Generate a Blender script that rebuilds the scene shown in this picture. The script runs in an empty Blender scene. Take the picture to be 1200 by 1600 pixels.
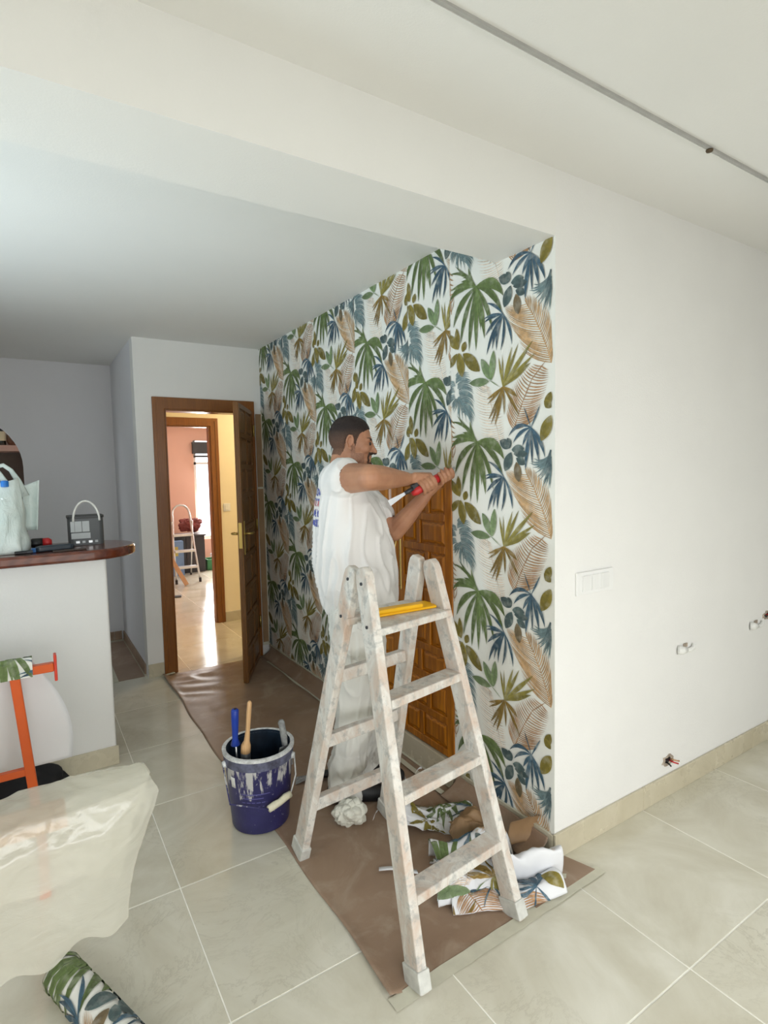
import bpy, bmesh, math, random
from mathutils import Vector, Matrix, noise as mnoise

random.seed(7)
scene = bpy.context.scene
COL = scene.collection

# ------------------------------------------------------------------ camera
cam_data = bpy.data.cameras.new('camera')
cam_data.sensor_fit = 'HORIZONTAL'
cam_data.sensor_width = 36.0
cam_data.lens = 36.0 * 875.43 / 1200.0
cam_data.clip_start = 0.05
cam = bpy.data.objects.new('camera', cam_data)
COL.objects.link(cam)
_r = Vector((0.84301846, -0.53749478, -0.02047533))
_u = Vector((0.05603028, 0.04989246, 0.9971817))
_f = Vector((0.5349584, 0.84178982, -0.07217625))
cam.matrix_world = Matrix(((_r.x, _u.x, -_f.x, -1.6343), (_r.y, _u.y, -_f.y, -1.3974),
                           (_r.z, _u.z, -_f.z, 1.5), (0, 0, 0, 1)))
scene.camera = cam

# ------------------------------------------------------------------ world, daylight, exposure
world = bpy.data.worlds.new('sky')
scene.world = world
world.use_nodes = True
bgn = world.node_tree.nodes['Background']
bgn.inputs[0].default_value = (0.86, 0.93, 1.0, 1)
bgn.inputs[1].default_value = 3.2

def area(name, loc, target, sx, sy, power, color):
    d = bpy.data.lights.new(name, 'AREA')
    d.shape = 'RECTANGLE'; d.size = sx; d.size_y = sy
    d.energy = power; d.color = color
    o = bpy.data.objects.new(name, d)
    COL.objects.link(o)
    o.location = loc
    o.rotation_euler = (Vector(target) - Vector(loc)).to_track_quat('-Z', 'Y').to_euler()
    return o
# daylight coming in through the glazed doors behind the camera and through the side windows
terr = area('daylight_terrace_doors', (-1.15, -3.24, 1.10), (-1.05, -2.35, 0.0), 3.4, 1.9, 142, (0.965, 0.985, 1.0))
terr.data.spread = math.radians(165)
sidew = area('daylight_side_window', (-3.42, 1.15, 1.25), (-1.6, 1.0, 2.45), 1.3, 1.1, 30, (0.74, 0.91, 1.0))
sidew.data.spread = math.radians(110)
area('daylight_far_room', (1.3, 8.13, 1.2), (0.3, 4.4, 0.4), 0.95, 1.5, 75, (1.0, 0.96, 0.92))

scene.cycles.max_bounces = 8
scene.cycles.diffuse_bounces = 4
scene.cycles.glossy_bounces = 4
scene.cycles.caustics_reflective = False
scene.cycles.caustics_refractive = False
vs = scene.view_settings
vs.view_transform = 'Standard'
vs.look = 'None'
vs.exposure = 0.0
vs.gamma = 1.0
vs.use_curve_mapping = False

# ------------------------------------------------------------------ helpers
def lin(c):
    return tuple(((x / 255) / 12.92 if x <= 10.3 else (((x / 255) + 0.055) / 1.055) ** 2.4) for x in c) + (1.0,)

def V(*a):
    return Vector(a)

class MB:
    """collects geometry of one piece"""
    def __init__(s):
        s.v = []; s.f = []; s.c = None
    def add(s, verts, faces):
        b = len(s.v)
        s.v += [tuple(x) for x in verts]
        s.f += [tuple(b + i for i in q) for q in faces]
        return s
    def box(s, lo, hi):
        x0, y0, z0 = lo; x1, y1, z1 = hi
        return s.add([(x0,y0,z0),(x1,y0,z0),(x1,y1,z0),(x0,y1,z0),(x0,y0,z1),(x1,y0,z1),(x1,y1,z1),(x0,y1,z1)],
                     [(3,2,1,0),(4,5,6,7),(0,1,5,4),(1,2,6,5),(2,3,7,6),(3,0,4,7)])
    def beam(s, a, b, sx, sy, side=(1, 0, 0)):
        """square bar from a to b; sx along `side`, sy across"""
        a = Vector(a); b = Vector(b); d = (b - a).normalized()
        e = Vector(side); e = (e - d * e.dot(d)).normalized(); g = d.cross(e)
        p = []
        for q in (a, b):
            for i, j in ((-1,-1),(1,-1),(1,1),(-1,1)):
                p.append(q + e * (i * sx / 2) + g * (j * sy / 2))
        return s.add(p, [(3,2,1,0),(4,5,6,7),(0,1,5,4),(1,2,6,5),(2,3,7,6),(3,0,4,7)])
    def tube(s, pts, r, n=10, flat=None, cap=True):
        pts = [Vector(p) for p in pts]
        rs = r if isinstance(r, (list, tuple)) else [r] * len(pts)
        prev = None; rings = []
        for i, p in enumerate(pts):
            d = (pts[min(i + 1, len(pts) - 1)] - pts[max(i - 1, 0)]).normalized()
            if prev is None:
                ref = Vector((0, 0, 1)) if abs(d.z) < 0.9 else Vector((1, 0, 0))
                e = (ref - d * ref.dot(d)).normalized()
            else:
                e = (prev - d * prev.dot(d)).normalized()
            prev = e; g = d.cross(e)
            k = 1.0 if flat is None else flat
            rings.append([p + e * (rs[i] * math.cos(2 * math.pi * j / n)) + g * (rs[i] * k * math.sin(2 * math.pi * j / n)) for j in range(n)])
        b = len(s.v); s.v += [tuple(q) for ring in rings for q in ring]
        for i in range(len(rings) - 1):
            for j in range(n):
                a = b + i * n + j; c = b + i * n + (j + 1) % n
                s.f.append((a, c, c + n, a + n))
        if cap:
            s.f.append(tuple(b + j for j in reversed(range(n))))
            s.f.append(tuple(b + (len(rings) - 1) * n + j for j in range(n)))
        return s
    def lathe(s, prof, c=(0, 0, 0), n=28, cap=True):
        b = len(s.v)
        for r, z in prof:
            for j in range(n):
                a = 2 * math.pi * j / n
                s.v.append((c[0] + r * math.cos(a), c[1] + r * math.sin(a), c[2] + z))
        m = len(prof)
        for i in range(m - 1):
            for j in range(n):
                p = b + i * n + j; q = b + i * n + (j + 1) % n
                s.f.append((p, q, q + n, p + n))
        if cap:
            s.f.append(tuple(b + j for j in reversed(range(n))))
            s.f.append(tuple(b + (m - 1) * n + j for j in range(n)))
        return s
    def prism(s, poly, lo, hi, axis='z'):
        """poly of 2D points extruded along axis"""
        def P(a, b, t):
            return (a, b, t) if axis == 'z' else ((a, t, b) if axis == 'y' else (t, a, b))
        n = len(poly); b = len(s.v)
        s.v += [P(a, c, lo) for a, c in poly] + [P(a, c, hi) for a, c in poly]
        s.f.append(tuple(b + i for i in reversed(range(n)))); s.f.append(tuple(b + n + i for i in range(n)))
        for i in range(n):
            j = (i + 1) % n
            s.f.append((b + i, b + j, b + n + j, b + n + i))
        return s
    def grid(s, fn, nu, nv, close_u=False):
        b = len(s.v)
        for j in range(nv + 1):
            for i in range(nu + 1):
                s.v.append(tuple(fn(i / nu, j / nv)))
        for j in range(nv):
            for i in range(nu):
                a = b + j * (nu + 1) + i
                s.f.append((a, a + 1, a + nu + 2, a + nu + 1))
        return s

BASE = {}
def link(o, parent=None):
    COL.objects.link(o)
    if parent is not None:
        o.parent = parent
    return o
def base_of(o):
    while o is not None:
        if o.name in BASE:
            return BASE[o.name]
        o = o.parent
    return Vector((0, 0, 0))
def build(name, mb, m, parent=None, smooth=False, bevel=0, seg=2, solid=0, sub=0, angle=None, base=None, fixn=True):
    """link the collected geometry as ONE mesh object (coordinates in mb are world metres)"""
    off = base_of(parent) if parent is not None else (Vector(base) if base is not None else Vector((0, 0, 0)))
    me = bpy.data.meshes.new(name)
    me.from_pydata([(x - off.x, y - off.y, z - off.z) for x, y, z in mb.v], [], mb.f)
    if fixn:
        bm = bmesh.new(); bm.from_mesh(me)
        bmesh.ops.recalc_face_normals(bm, faces=bm.faces)
        bm.to_mesh(me); bm.free()
    for mm in (m if isinstance(m, (list, tuple)) else [m]):
        me.materials.append(mm)
    if mb.c:
        at = me.color_attributes.new('Col', 'FLOAT_COLOR', 'POINT')
        at.data.foreach_set('color', [q for c in mb.c for q in c])
    if smooth:
        me.polygons.foreach_set('use_smooth', [True] * len(me.polygons))
        if angle is not None:
            me.set_sharp_from_angle(angle=math.radians(angle))
    o = bpy.data.objects.new(name, me)
    if parent is None and base is not None:
        o.location = off; BASE[o.name] = off
    link(o, parent)
    if parent is None and base is not None:
        BASE[o.name] = off
    if sub:
        md = o.modifiers.new('subdivision', 'SUBSURF'); md.levels = sub; md.render_levels = sub
    if solid:
        md = o.modifiers.new('thickness', 'SOLIDIFY'); md.thickness = solid; md.offset = 0
    if bevel:
        md = o.modifiers.new('bevel', 'BEVEL'); md.width = bevel; md.segments = seg; md.limit_method = 'ANGLE'; md.angle_limit = math.radians(35)
    return o
def tag(o, label, cat, group=None, kind=None):
    o['label'] = label
    if cat: o['category'] = cat
    if group: o['group'] = group
    if kind: o['kind'] = kind
    return o
def thing(name, label, cat, loc, group=None):
    o = bpy.data.objects.new(name, None)
    o.empty_display_size = 0.05
    o.location = loc
    COL.objects.link(o)
    BASE[o.name] = Vector(loc)
    return tag(o, label, cat, group)
def struct(name, mb, m, parent=None, **k):
    o = build(name, mb, m, parent, **k)
    if parent is None:
        o['kind'] = 'structure'
    return o

# ------------------------------------------------------------------ materials
class NT:
    def __init__(s, name):
        s.m = bpy.data.materials.new(name); s.m.use_nodes = True
        s.t = s.m.node_tree; s.n = s.t.nodes
        s.p = s.n['Principled BSDF']
        s.tc = s.n.new('ShaderNodeTexCoord')
    def node(s, kind, **k):
        x = s.n.new(kind)
        for a, b in k.items():
            if hasattr(x, a) and a not in x.inputs: setattr(x, a, b)
            else: x.inputs[a].default_value = b
        return x
    def l(s, a, b): s.t.links.new(a, b)
    def coords(s, scale=(1, 1, 1), kind='Object', rot=(0, 0, 0), loc=(0, 0, 0)):
        mp = s.n.new('ShaderNodeMapping'); mp.inputs['Scale'].default_value = scale
        mp.inputs['Rotation'].default_value = rot; mp.inputs['Location'].default_value = loc
        s.l(s.tc.outputs[kind], mp.inputs['Vector']); return mp.outputs[0]
    def noise(s, vec, scale, detail=4, rough=0.55, dist=0.0):
        x = s.n.new('ShaderNodeTexNoise'); x.inputs['Scale'].default_value = scale
        x.inputs['Detail'].default_value = detail; x.inputs['Roughness'].default_value = rough
        x.inputs['Distortion'].default_value = dist
        s.l(vec, x.inputs['Vector']); return x.outputs['Fac']
    def ramp(s, fac, stops, interp='LINEAR'):
        x = s.n.new('ShaderNodeValToRGB'); cr = x.color_ramp; cr.interpolation = interp
        while len(cr.elements) < len(stops): cr.elements.new(0.5)
        for e, (p, c) in zip(cr.elements, stops):
            e.position = p; e.color = c if len(c) == 4 else tuple(c) + (1,)
        s.l(fac, x.inputs[0]); return x.outputs[0]
    def mix(s, fac, a, b, mode='MIX'):
        x = s.n.new('ShaderNodeMix'); x.data_type = 'RGBA'; x.blend_type = mode
        for sock, val in ((x.inputs[0], fac), (x.inputs[6], a), (x.inputs[7], b)):
            if isinstance(val, (int, float)): sock.default_value = val
            elif isinstance(val, tuple): sock.default_value = val
            else: s.l(val, sock)
        return x.outputs[2]
    def math(s, op, a, b=0.0, clamp=False):
        x = s.n.new('ShaderNodeMath'); x.operation = op; x.use_clamp = clamp
        for i, val in enumerate((a, b)):
            if isinstance(val, (int, float)): x.inputs[i].default_value = val
            else: s.l(val, x.inputs[i])
        return x.outputs[0]
    def bump(s, h, strength=0.2, dist=0.01):
        x = s.n.new('ShaderNodeBump'); x.inputs['Strength'].default_value = strength; x.inputs['Distance'].default_value = dist
        s.l(h, x.inputs['Height']); s.l(x.outputs[0], s.p.inputs['Normal'])
    def base(s, c):
        if isinstance(c, tuple): s.p.inputs['Base Color'].default_value = c
        else: s.l(c, s.p.inputs['Base Color'])
    def set(s, **k):
        for a, b in k.items():
            s.p.inputs[a.replace('_', ' ')].default_value = b
        return s

def simple(name, col, rough=0.5, metal=0.0, var=0.08, scale=12, bump=0.0, bscale=80, stretch=(1, 1, 1), **k):
    t = NT(name)
    c = lin(col)
    vec = t.coords(stretch)
    n = t.noise(vec, scale, 5)
    lo = tuple(x * (1 - var) for x in c[:3]) + (1,)
    hi = tuple(min(1, x * (1 + var)) for x in c[:3]) + (1,)
    t.base(t.ramp(n, [(0.3, lo), (0.7, hi)]))
    t.set(Roughness=rough, Metallic=metal, **k)
    if bump:
        t.bump(t.noise(vec, bscale, 4), bump, 0.005)
    return t.m

M = {}
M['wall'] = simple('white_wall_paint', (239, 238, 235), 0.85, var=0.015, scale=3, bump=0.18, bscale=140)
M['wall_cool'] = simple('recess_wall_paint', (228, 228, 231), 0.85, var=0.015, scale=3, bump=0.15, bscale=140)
M['ceiling'] = simple('ceiling_paint', (238, 237, 233), 0.9, var=0.012, scale=2, bump=0.1, bscale=160)
M['hall_wall'] = simple('cream_hall_paint', (251, 238, 206), 0.85, var=0.02, scale=3)
M['pink_wall'] = simple('salmon_pink_paint', (222, 178, 158), 0.85, var=0.02, scale=3)
M['grout'] = simple('grout', (246, 244, 234), 0.8)
M['paper_white'] = simple('wallpaper_ground', (243, 243, 236), 0.75, var=0.01)
M['paper_back'] = simple('wallpaper_backing', (236, 237, 240), 0.8, var=0.02, scale=5)
M['tape'] = simple('masking_tape', (206, 203, 184), 0.7, var=0.06, scale=20)
M['brass'] = simple('brass', (205, 178, 105), 0.3, 0.9)
M['steel'] = simple('brushed_steel', (180, 182, 184), 0.35, 0.9)
M['alu'] = simple('aluminium', (205, 205, 205), 0.35, 0.8)
M['black_plastic'] = simple('black_plastic', (24, 25, 28), 0.4)
M['dark_grey'] = simple('dark_grey_plastic', (58, 60, 62), 0.5)
M['white_plastic'] = simple('white_plastic', (236, 236, 232), 0.4, var=0.02)
M['switch'] = simple('switch_plastic', (240, 240, 238), 0.35, var=0.01)
M['red'] = simple('red_plastic', (196, 42, 44), 0.4)
M['blue_plastic'] = simple('blue_plastic', (22, 58, 158), 0.35)
M['yellow'] = simple('yellow_plastic', (246, 186, 14), 0.4, var=0.04)
M['orange'] = simple('orange_enamel', (220, 92, 26), 0.35, var=0.05)
M['green_plastic'] = simple('green_plastic', (48, 120, 70), 0.45)
M['plaster'] = simple('raw_plaster', (172, 158, 142), 0.9, var=0.35, scale=60, bump=0.6, bscale=90)
M['dark_fabric'] = simple('black_fabric', (22, 21, 24), 0.9, var=0.3, scale=20, bump=0.3)
M['steel_dark'] = simple('gunmetal', (70, 72, 76), 0.4, 0.6)

def marble(name, c0, c1, c2, rough):
    t = NT(name)
    oi = t.n.new('ShaderNodeObjectInfo')
    geo = t.n.new('ShaderNodeNewGeometry')
    ad = t.n.new('ShaderNodeVectorMath'); ad.operation = 'MULTIPLY_ADD'
    cmb = t.n.new('ShaderNodeCombineXYZ')
    t.l(oi.outputs['Random'], cmb.inputs[0]); t.l(oi.outputs['Random'], cmb.inputs[1]); t.l(oi.outputs['Random'], cmb.inputs[2])
    t.l(cmb.outputs[0], ad.inputs[0]); ad.inputs[1].default_value = (37, 23, 11); t.l(geo.outputs['Position'], ad.inputs[2])
    v = ad.outputs[0]
    n = t.noise(v, 2.2, 8, 0.62, 1.2)
    c = t.ramp(n, [(0.30, lin(c0)), (0.52, lin(c1)), (0.72, lin(c2))])
    w = t.noise(v, 3.1, 9, 0.7, 2.6)
    vein = t.math('SUBTRACT', 1.0, t.math('MULTIPLY', t.math('ABSOLUTE', t.math('SUBTRACT', w, 0.5)), 42), clamp=True)
    gate = t.ramp(t.noise(v, 1.6, 3), [(0.5, (0, 0, 0)), (0.68, (0.32, 0.32, 0.32))])
    c = t.mix(t.math('MULTIPLY', vein, gate), c, lin((150, 142, 122)))
    t.base(c)
    rr = t.ramp(t.noise(v, 5, 4), [(0.3, (rough, rough, rough)), (0.75, (rough * 1.9, rough * 1.9, rough * 1.9))])
    t.l(rr, t.p.inputs['Roughness'])
    t.set(**{'Specular_IOR_Level': 0.55})
    return t.m
M['tile'] = marble('polished_marble_tile', (203, 197, 177), (217, 213, 196), (229, 226, 212), 0.10)
M['skirting'] = marble('skirting_tile', (196, 186, 160), (207, 198, 174), (216, 208, 186), 0.2)

def wood(name, dark, light, rough=0.35, scale=(1, 1, 1), coat=0.3, ring=5.0):
    t = NT(name)
    v = t.coords(scale)
    n = t.noise(v, ring, 6, 0.6, 0.6)
    w = t.n.new('ShaderNodeTexWave'); w.wave_type = 'BANDS'; w.bands_direction = 'X'
    w.inputs['Scale'].default_value = 6; w.inputs['Distortion'].default_value = 6; w.inputs['Detail'].default_value = 3
    t.l(v, w.inputs['Vector'])
    f = t.mix(0.45, n, w.outputs['Fac'])
    t.base(t.ramp(f, [(0.2, lin(dark)), (0.75, lin(light))]))
    t.set(Roughness=rough, **{'Coat_Weight': coat, 'Coat_Roughness': 0.2})
    t.bump(f, 0.08, 0.002)
    return t.m
M['honey'] = wood('honey_pine', (150, 86, 8), (198, 124, 22), 0.35, (6, 6, 0.7))
M['door_wood'] = wood('oiled_door_wood', (104, 66, 26), (150, 100, 46), 0.4, (6, 6, 0.7))
M['frame_wood'] = wood('varnished_frame_wood', (112, 64, 20), (150, 92, 34), 0.32, (6, 6, 0.6))
M['bar_wood'] = wood('mahogany_top', (88, 40, 26), (110, 54, 34), 0.22, (0.7, 6, 6), 0.5)
M['pale_wood'] = wood('beech_handle', (204, 158, 108), (226, 186, 138), 0.5, (8, 8, 1), 0.1)
M['plank_wood'] = wood('raw_pine', (178, 130, 92), (206, 162, 122), 0.6, (6, 6, 1), 0.0)

def kraft(name, c0, c1, c2, dust=0.42, rough=0.42):
    t = NT(name)
    v = t.coords()
    n = t.noise(v, 2.5, 7, 0.6, 0.8)
    c = t.ramp(n, [(0.3, lin(c0)), (0.55, lin(c1)), (0.75, lin(c2))])
    d = t.ramp(t.noise(v, 4.2, 8, 0.65, 1.5), [(0.50, (0, 0, 0)), (0.70, (dust, dust, dust))])
    c = t.mix(d, c, lin((196, 180, 160)))
    t.base(c); t.set(Roughness=rough)
    t.bump(t.noise(v, 9, 6, 0.6), 0.12, 0.01)
    return t.m
M['kraft'] = kraft('brown_kraft_paper', (142, 117, 97), (156, 131, 110), (170, 145, 123))
M['kraft_clean'] = kraft('crumpled_kraft_paper', (142, 112, 80), (160, 128, 92), (176, 144, 106), 0.1, 0.6)
# ------------------------------------------------------------------ the printed leaf pattern of the wallpaper (one repeat, millimetres)
MOTIF=[
('frond','pale',[(311,1606),(293,1659),(268,1734),(242,1805),(227,1854)],[(225,1613),(194,1645),(183,1699),(163,1755),(154,1810),(160,1855),(208,1856)],[(333,1615),(333,1656),(327,1702),(294,1762),(269,1806),(250,1840)],4.5,26),
('frond','brownL',[(572,1881),(553,1937),(523,2003),(486,2072),(445,2135)],[(428,1952),(408,2009),(374,2050),(354,2084),(340,2122),(337,2138),(368,2140)],[(572,1938),(572,1988),(571,2034),(556,2083),(517,2120),(480,2149),(435,2156)],6.4,26),
('frond','brownR',[(383,1652),(407,1705),(434,1761),(479,1837),(541,1889)],[(344,1721),(355,1770),(373,1818),(401,1844),(441,1877),(489,1893)],[(495,1687),(517,1719),(529,1750),(547,1785),(562,1830),(559,1862)],5.6,25),
('frond','brownS',[(9,2187),(3,2277),(1,2334),(-5,2396)],[(-17,2261),(-14,2316),(-14,2382)],[(28,2249),(30,2292),(25,2365)],6.0,7),
('b1','teal',34,1902,124,1914,6.8,0.14),
('b1','teal',34,1897,128,1905,6.8,0.14),
('b1','teal',34,1892,132,1894,6.8,0.14),
('b1','teal',34,1887,128,1885,6.8,0.14),
('b1','teal',34,1883,124,1877,6.8,0.14),
('b1','teal',47,1877,144,1876,6.8,0.14),
('b1','teal',47,1873,148,1866,6.8,0.14),
('b1','teal',47,1868,152,1856,6.8,0.14),
('b1','teal',46,1863,148,1847,6.8,0.14),
('b1','teal',46,1858,144,1839,6.8,0.14),
('b1','teal',55,1854,148,1840,6.8,0.14),
('b1','teal',55,1850,152,1831,6.8,0.14),
('b1','teal',55,1844,156,1821,6.8,0.14),
('b1','teal',55,1839,151,1811,6.8,0.14),
('b1','teal',55,1835,147,1803,6.8,0.14),
('b1','teal',59,1831,152,1807,6.8,0.14),
('b1','teal',59,1827,155,1798,6.8,0.14),
('b1','teal',59,1822,160,1788,6.8,0.14),
('b1','teal',59,1817,155,1779,6.8,0.14),
('b1','teal',59,1812,151,1770,6.8,0.14),
('b1','teal',67,1808,149,1775,6.8,0.14),
('b1','teal',67,1803,153,1766,6.8,0.14),
('b1','teal',67,1798,157,1756,6.8,0.14),
('b1','teal',67,1793,152,1746,6.8,0.14),
('b1','teal',67,1789,148,1738,6.8,0.14),
('b1','teal',75,1785,155,1742,6.8,0.14),
('b1','teal',75,1780,159,1733,6.8,0.14),
('b1','teal',75,1775,163,1723,6.8,0.14),
('b1','teal',75,1770,158,1713,6.8,0.14),
('b1','teal',75,1766,154,1705,6.8,0.14),
('b1','teal',80,1773,142,1721,6.8,0.14),
('b1','teal',79,1769,146,1712,6.8,0.14),
('b1','teal',79,1764,150,1702,6.8,0.14),
('b1','teal',79,1759,146,1693,6.8,0.14),
('b1','teal',79,1754,142,1684,6.8,0.14),
('b1','teal',34,1917,52,1935,6.8,-0.14),
('b1','teal',36,1911,55,1927,6.8,-0.14),
('b1','teal',39,1905,59,1918,6.8,-0.14),
('b1','teal',41,1900,62,1910,6.8,-0.14),
('b1','teal',25,1890,-20,1886,6.8,-0.14),
('b1','teal',27,1885,-17,1878,6.8,-0.14),
('b1','teal',30,1879,-13,1869,6.8,-0.14),
('b1','teal',32,1873,-10,1861,6.8,-0.14),
('b1','teal',20,1863,-41,1852,6.8,-0.14),
('b1','teal',22,1857,-37,1843,6.8,-0.14),
('b1','teal',25,1851,-34,1834,6.8,-0.14),
('b1','teal',27,1846,-31,1826,6.8,-0.14),
('b1','teal',24,1834,-30,1810,6.8,-0.14),
('b1','teal',26,1828,-27,1802,6.8,-0.14),
('b1','teal',29,1823,-24,1793,6.8,-0.14),
('b1','teal',31,1817,-21,1785,6.8,-0.14),
('b1','teal',41,1815,5,1783,6.8,-0.14),
('b1','teal',43,1810,9,1775,6.8,-0.14),
('b1','teal',46,1804,12,1766,6.8,-0.14),
('b1','teal',48,1798,15,1758,6.8,-0.14),
('b1','teal',58,1796,58,1733,6.8,-0.14),
('b1','teal',60,1791,61,1725,6.8,-0.14),
('b1','teal',63,1785,64,1716,6.8,-0.14),
('b1','teal',65,1780,67,1708,6.8,-0.14),
('b1','teal',55,1822,19,1753,8.0,0.05),
('b1','teal',55,1822,41,1734,8.0,0.05),
('b1','teal',55,1822,79,1713,8.0,0.05),
('b1','teal',55,1822,105,1706,8.0,0.05),
('b1','teal',55,1822,130,1701,8.0,0.05),
('b1','teal',55,1822,1,1777,8.0,0.05),
('oval','teal2',-24,1860,3,1877,30.0,0.00),
('oval','teal2',-35,1804,3,1865,30.0,0.00),
('oval','teal2',-23,1920,-19,1871,22.0,0.00),
('b1','teal',569,2196,474,2171,11.0,0.15),
('b1','teal',569,2196,483,2148,11.0,0.15),
('b1','teal',569,2196,495,2126,11.0,0.10),
('b1','teal',569,2196,514,2098,11.0,0.10),
('b1','teal',569,2196,535,2088,11.0,0.05),
('b1','teal',569,2196,559,2066,11.0,0.05),
('b1','teal',569,2196,568,2071,11.0,0.00),
('b1','teal',569,2196,467,2166,11.0,0.20),
('b1','teal',569,2196,523,2114,11.0,0.10),
('b1','teal',569,2196,547,2076,11.0,0.05),
('b1','teal',569,2196,489,2183,11.0,0.20),
('b1','teal',569,2196,505,2142,11.0,0.12),
('b1','teal',569,2196,529,2071,11.0,0.08),
('b1','teal',569,2196,550,2107,11.0,0.04),
('b1','teal',569,2196,505,2110,11.0,0.10),
('b1','teal',569,2196,541,2132,11.0,0.05),
('b1','teal',569,2196,517,2157,11.0,0.15),
('b1','teal2',571,2212,544,2152,14.0,0.05),
('b1','teal2',572,2187,545,2126,14.0,0.05),
('b1','teal2',572,2160,545,2099,14.0,0.05),
('oval','brownleaf',399,2171,412,2093,40.0,0.00),
('blade','gold',327,1829,303,1950,11.0,0.00),
('blade','gold',327,1829,325,1956,8.0,0.00),
('blade','gold',327,1829,377,1976,17.0,0.00),
('blade','gold',327,1829,411,1982,16.0,0.00),
('blade','gold',327,1829,483,1979,20.0,0.00),
('blade','gold',327,1829,495,1930,17.0,0.00),
('blade','gold',327,1829,473,1898,26.0,0.00),
('blade','gold2',327,1829,233,1789,12.0,0.02),
('blade','gold2',327,1829,236,1769,11.0,0.02),
('blade','gold2',327,1829,243,1705,15.0,0.02),
('blade','gold2',327,1829,279,1676,16.0,0.02),
('blade','gold2',327,1829,334,1717,13.0,0.02),
('blade','gold2',327,1829,407,1779,18.0,0.02),
('blade','gold2',327,1829,415,1704,14.0,0.02),
('blade','gold2',327,1829,256,1683,12.0,0.02),
('blade','green',174,2260,43,2384,14.0,0.00),
('blade','green',174,2260,127,2358,16.0,0.10),
('blade','green',174,2260,-1,2361,16.0,-0.12),
('blade','green',174,2260,79,2308,20.0,-0.10),
('blade','green',174,2260,-6,2246,34.0,-0.16),
('blade','green',174,2260,6,2288,22.0,-0.10),
('blade','green',174,2260,24,2127,32.0,-0.14),
('blade','green',174,2260,72,2048,26.0,-0.08),
('blade','green',174,2260,126,2006,26.0,-0.03),
('blade','green',174,2260,170,2001,26.0,0.00),
('blade','green',174,2260,222,2040,28.0,0.03),
('blade','green',174,2260,269,2061,22.0,0.06),
('blade','green',174,2260,324,2119,28.0,0.12),
('blade','green',174,2260,332,2184,44.0,0.18),
('blade','green',174,2260,199,2079,16.0,0.02),
('blade','blue',331,2111,238,2178,13.0,-0.08),
('blade','blue',331,2111,221,2104,15.0,-0.08),
('blade','blue',331,2111,228,2049,18.0,-0.08),
('blade','blue',331,2111,235,1970,18.0,-0.08),
('blade','blue',331,2111,267,1985,15.0,-0.08),
('blade','blue',331,2111,292,1978,15.0,-0.08),
('blade','blue',331,2111,315,1973,15.0,0.08),
('blade','blue',331,2111,377,1985,14.0,0.08),
('blade','blue',331,2111,215,2117,10.0,-0.08),
('blade','blue',476,1655,437,1741,6.0,0.00),
('blade','blue',476,1655,522,1737,9.0,0.00),
('blade','blue',476,1655,357,1629,17.0,-0.20),
('blade','blue',476,1655,382,1601,16.0,-0.12),
('blade','blue',476,1655,432,1587,15.0,-0.05),
('blade','blue',476,1655,447,1494,21.0,-0.03),
('blade','blue',476,1655,482,1514,13.0,0.00),
('blade','blue',476,1655,515,1522,18.0,0.04),
('blade','blue',476,1655,544,1540,18.0,0.08),
('blade','blue',476,1655,463,1617,12.0,0.00),
('oval','tealleaf',368,1585,309,1614,40.0,0.00),
('oval','tealleaf',368,1585,351,1623,30.0,0.00),
('oval','tealleaf',375,1575,440,1577,36.0,0.00),
('oval','tealleaf',386,1559,459,1556,30.0,0.00),
('oval','tealleaf',372,1565,337,1492,46.0,0.00),
('oval','tealleaf',399,1541,447,1517,30.0,0.00),
('oval','green2',258,1866,202,1959,40.0,0.00),
('oval','green2',262,1865,275,1980,36.0,0.00),
('oval','green2',247,1861,129,1870,36.0,0.00),
('b1','green2',250,1866,313,1827,4.0,0.00),
('oval','olive',54,2025,45,2118,34.0,0.00),
('oval','olive',54,2028,-20,2104,40.0,0.00),
('oval','olive',84,2011,102,2051,32.0,0.00),
('oval','olive',58,2010,82,1904,50.0,0.00),
('oval','olive',88,2002,191,1912,56.0,0.00),
('oval','olive',50,2009,-13,1956,34.0,0.00),
('oval','olive',572,1777,547,1722,34.0,0.00),
('oval','olive',573,1692,526,1602,50.0,0.00),
('oval','olive',541,1749,573,1720,30.0,0.00)
]
REPEAT = 0.645
INK = {'green': (96, 114, 66), 'green2': (114, 134, 94), 'olive': (122, 110, 46), 'gold': (146, 136, 66), 'gold2': (138, 112, 52),
       'blue': (64, 92, 110), 'teal': (112, 134, 138), 'teal2': (82, 102, 108), 'tealleaf': (78, 97, 98),
       'brownL': (196, 160, 118), 'brownR': (176, 136, 98), 'brownS': (176, 138, 100), 'pale': (222, 204, 186), 'brownleaf': (124, 108, 80)}
def poly_at(P, s):
    x = s * (len(P) - 1); i = min(int(x), len(P) - 2); f = x - i
    return (P[i][0] * (1 - f) + P[i + 1][0] * f, P[i][1] * (1 - f) + P[i + 1][1] * f)
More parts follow.
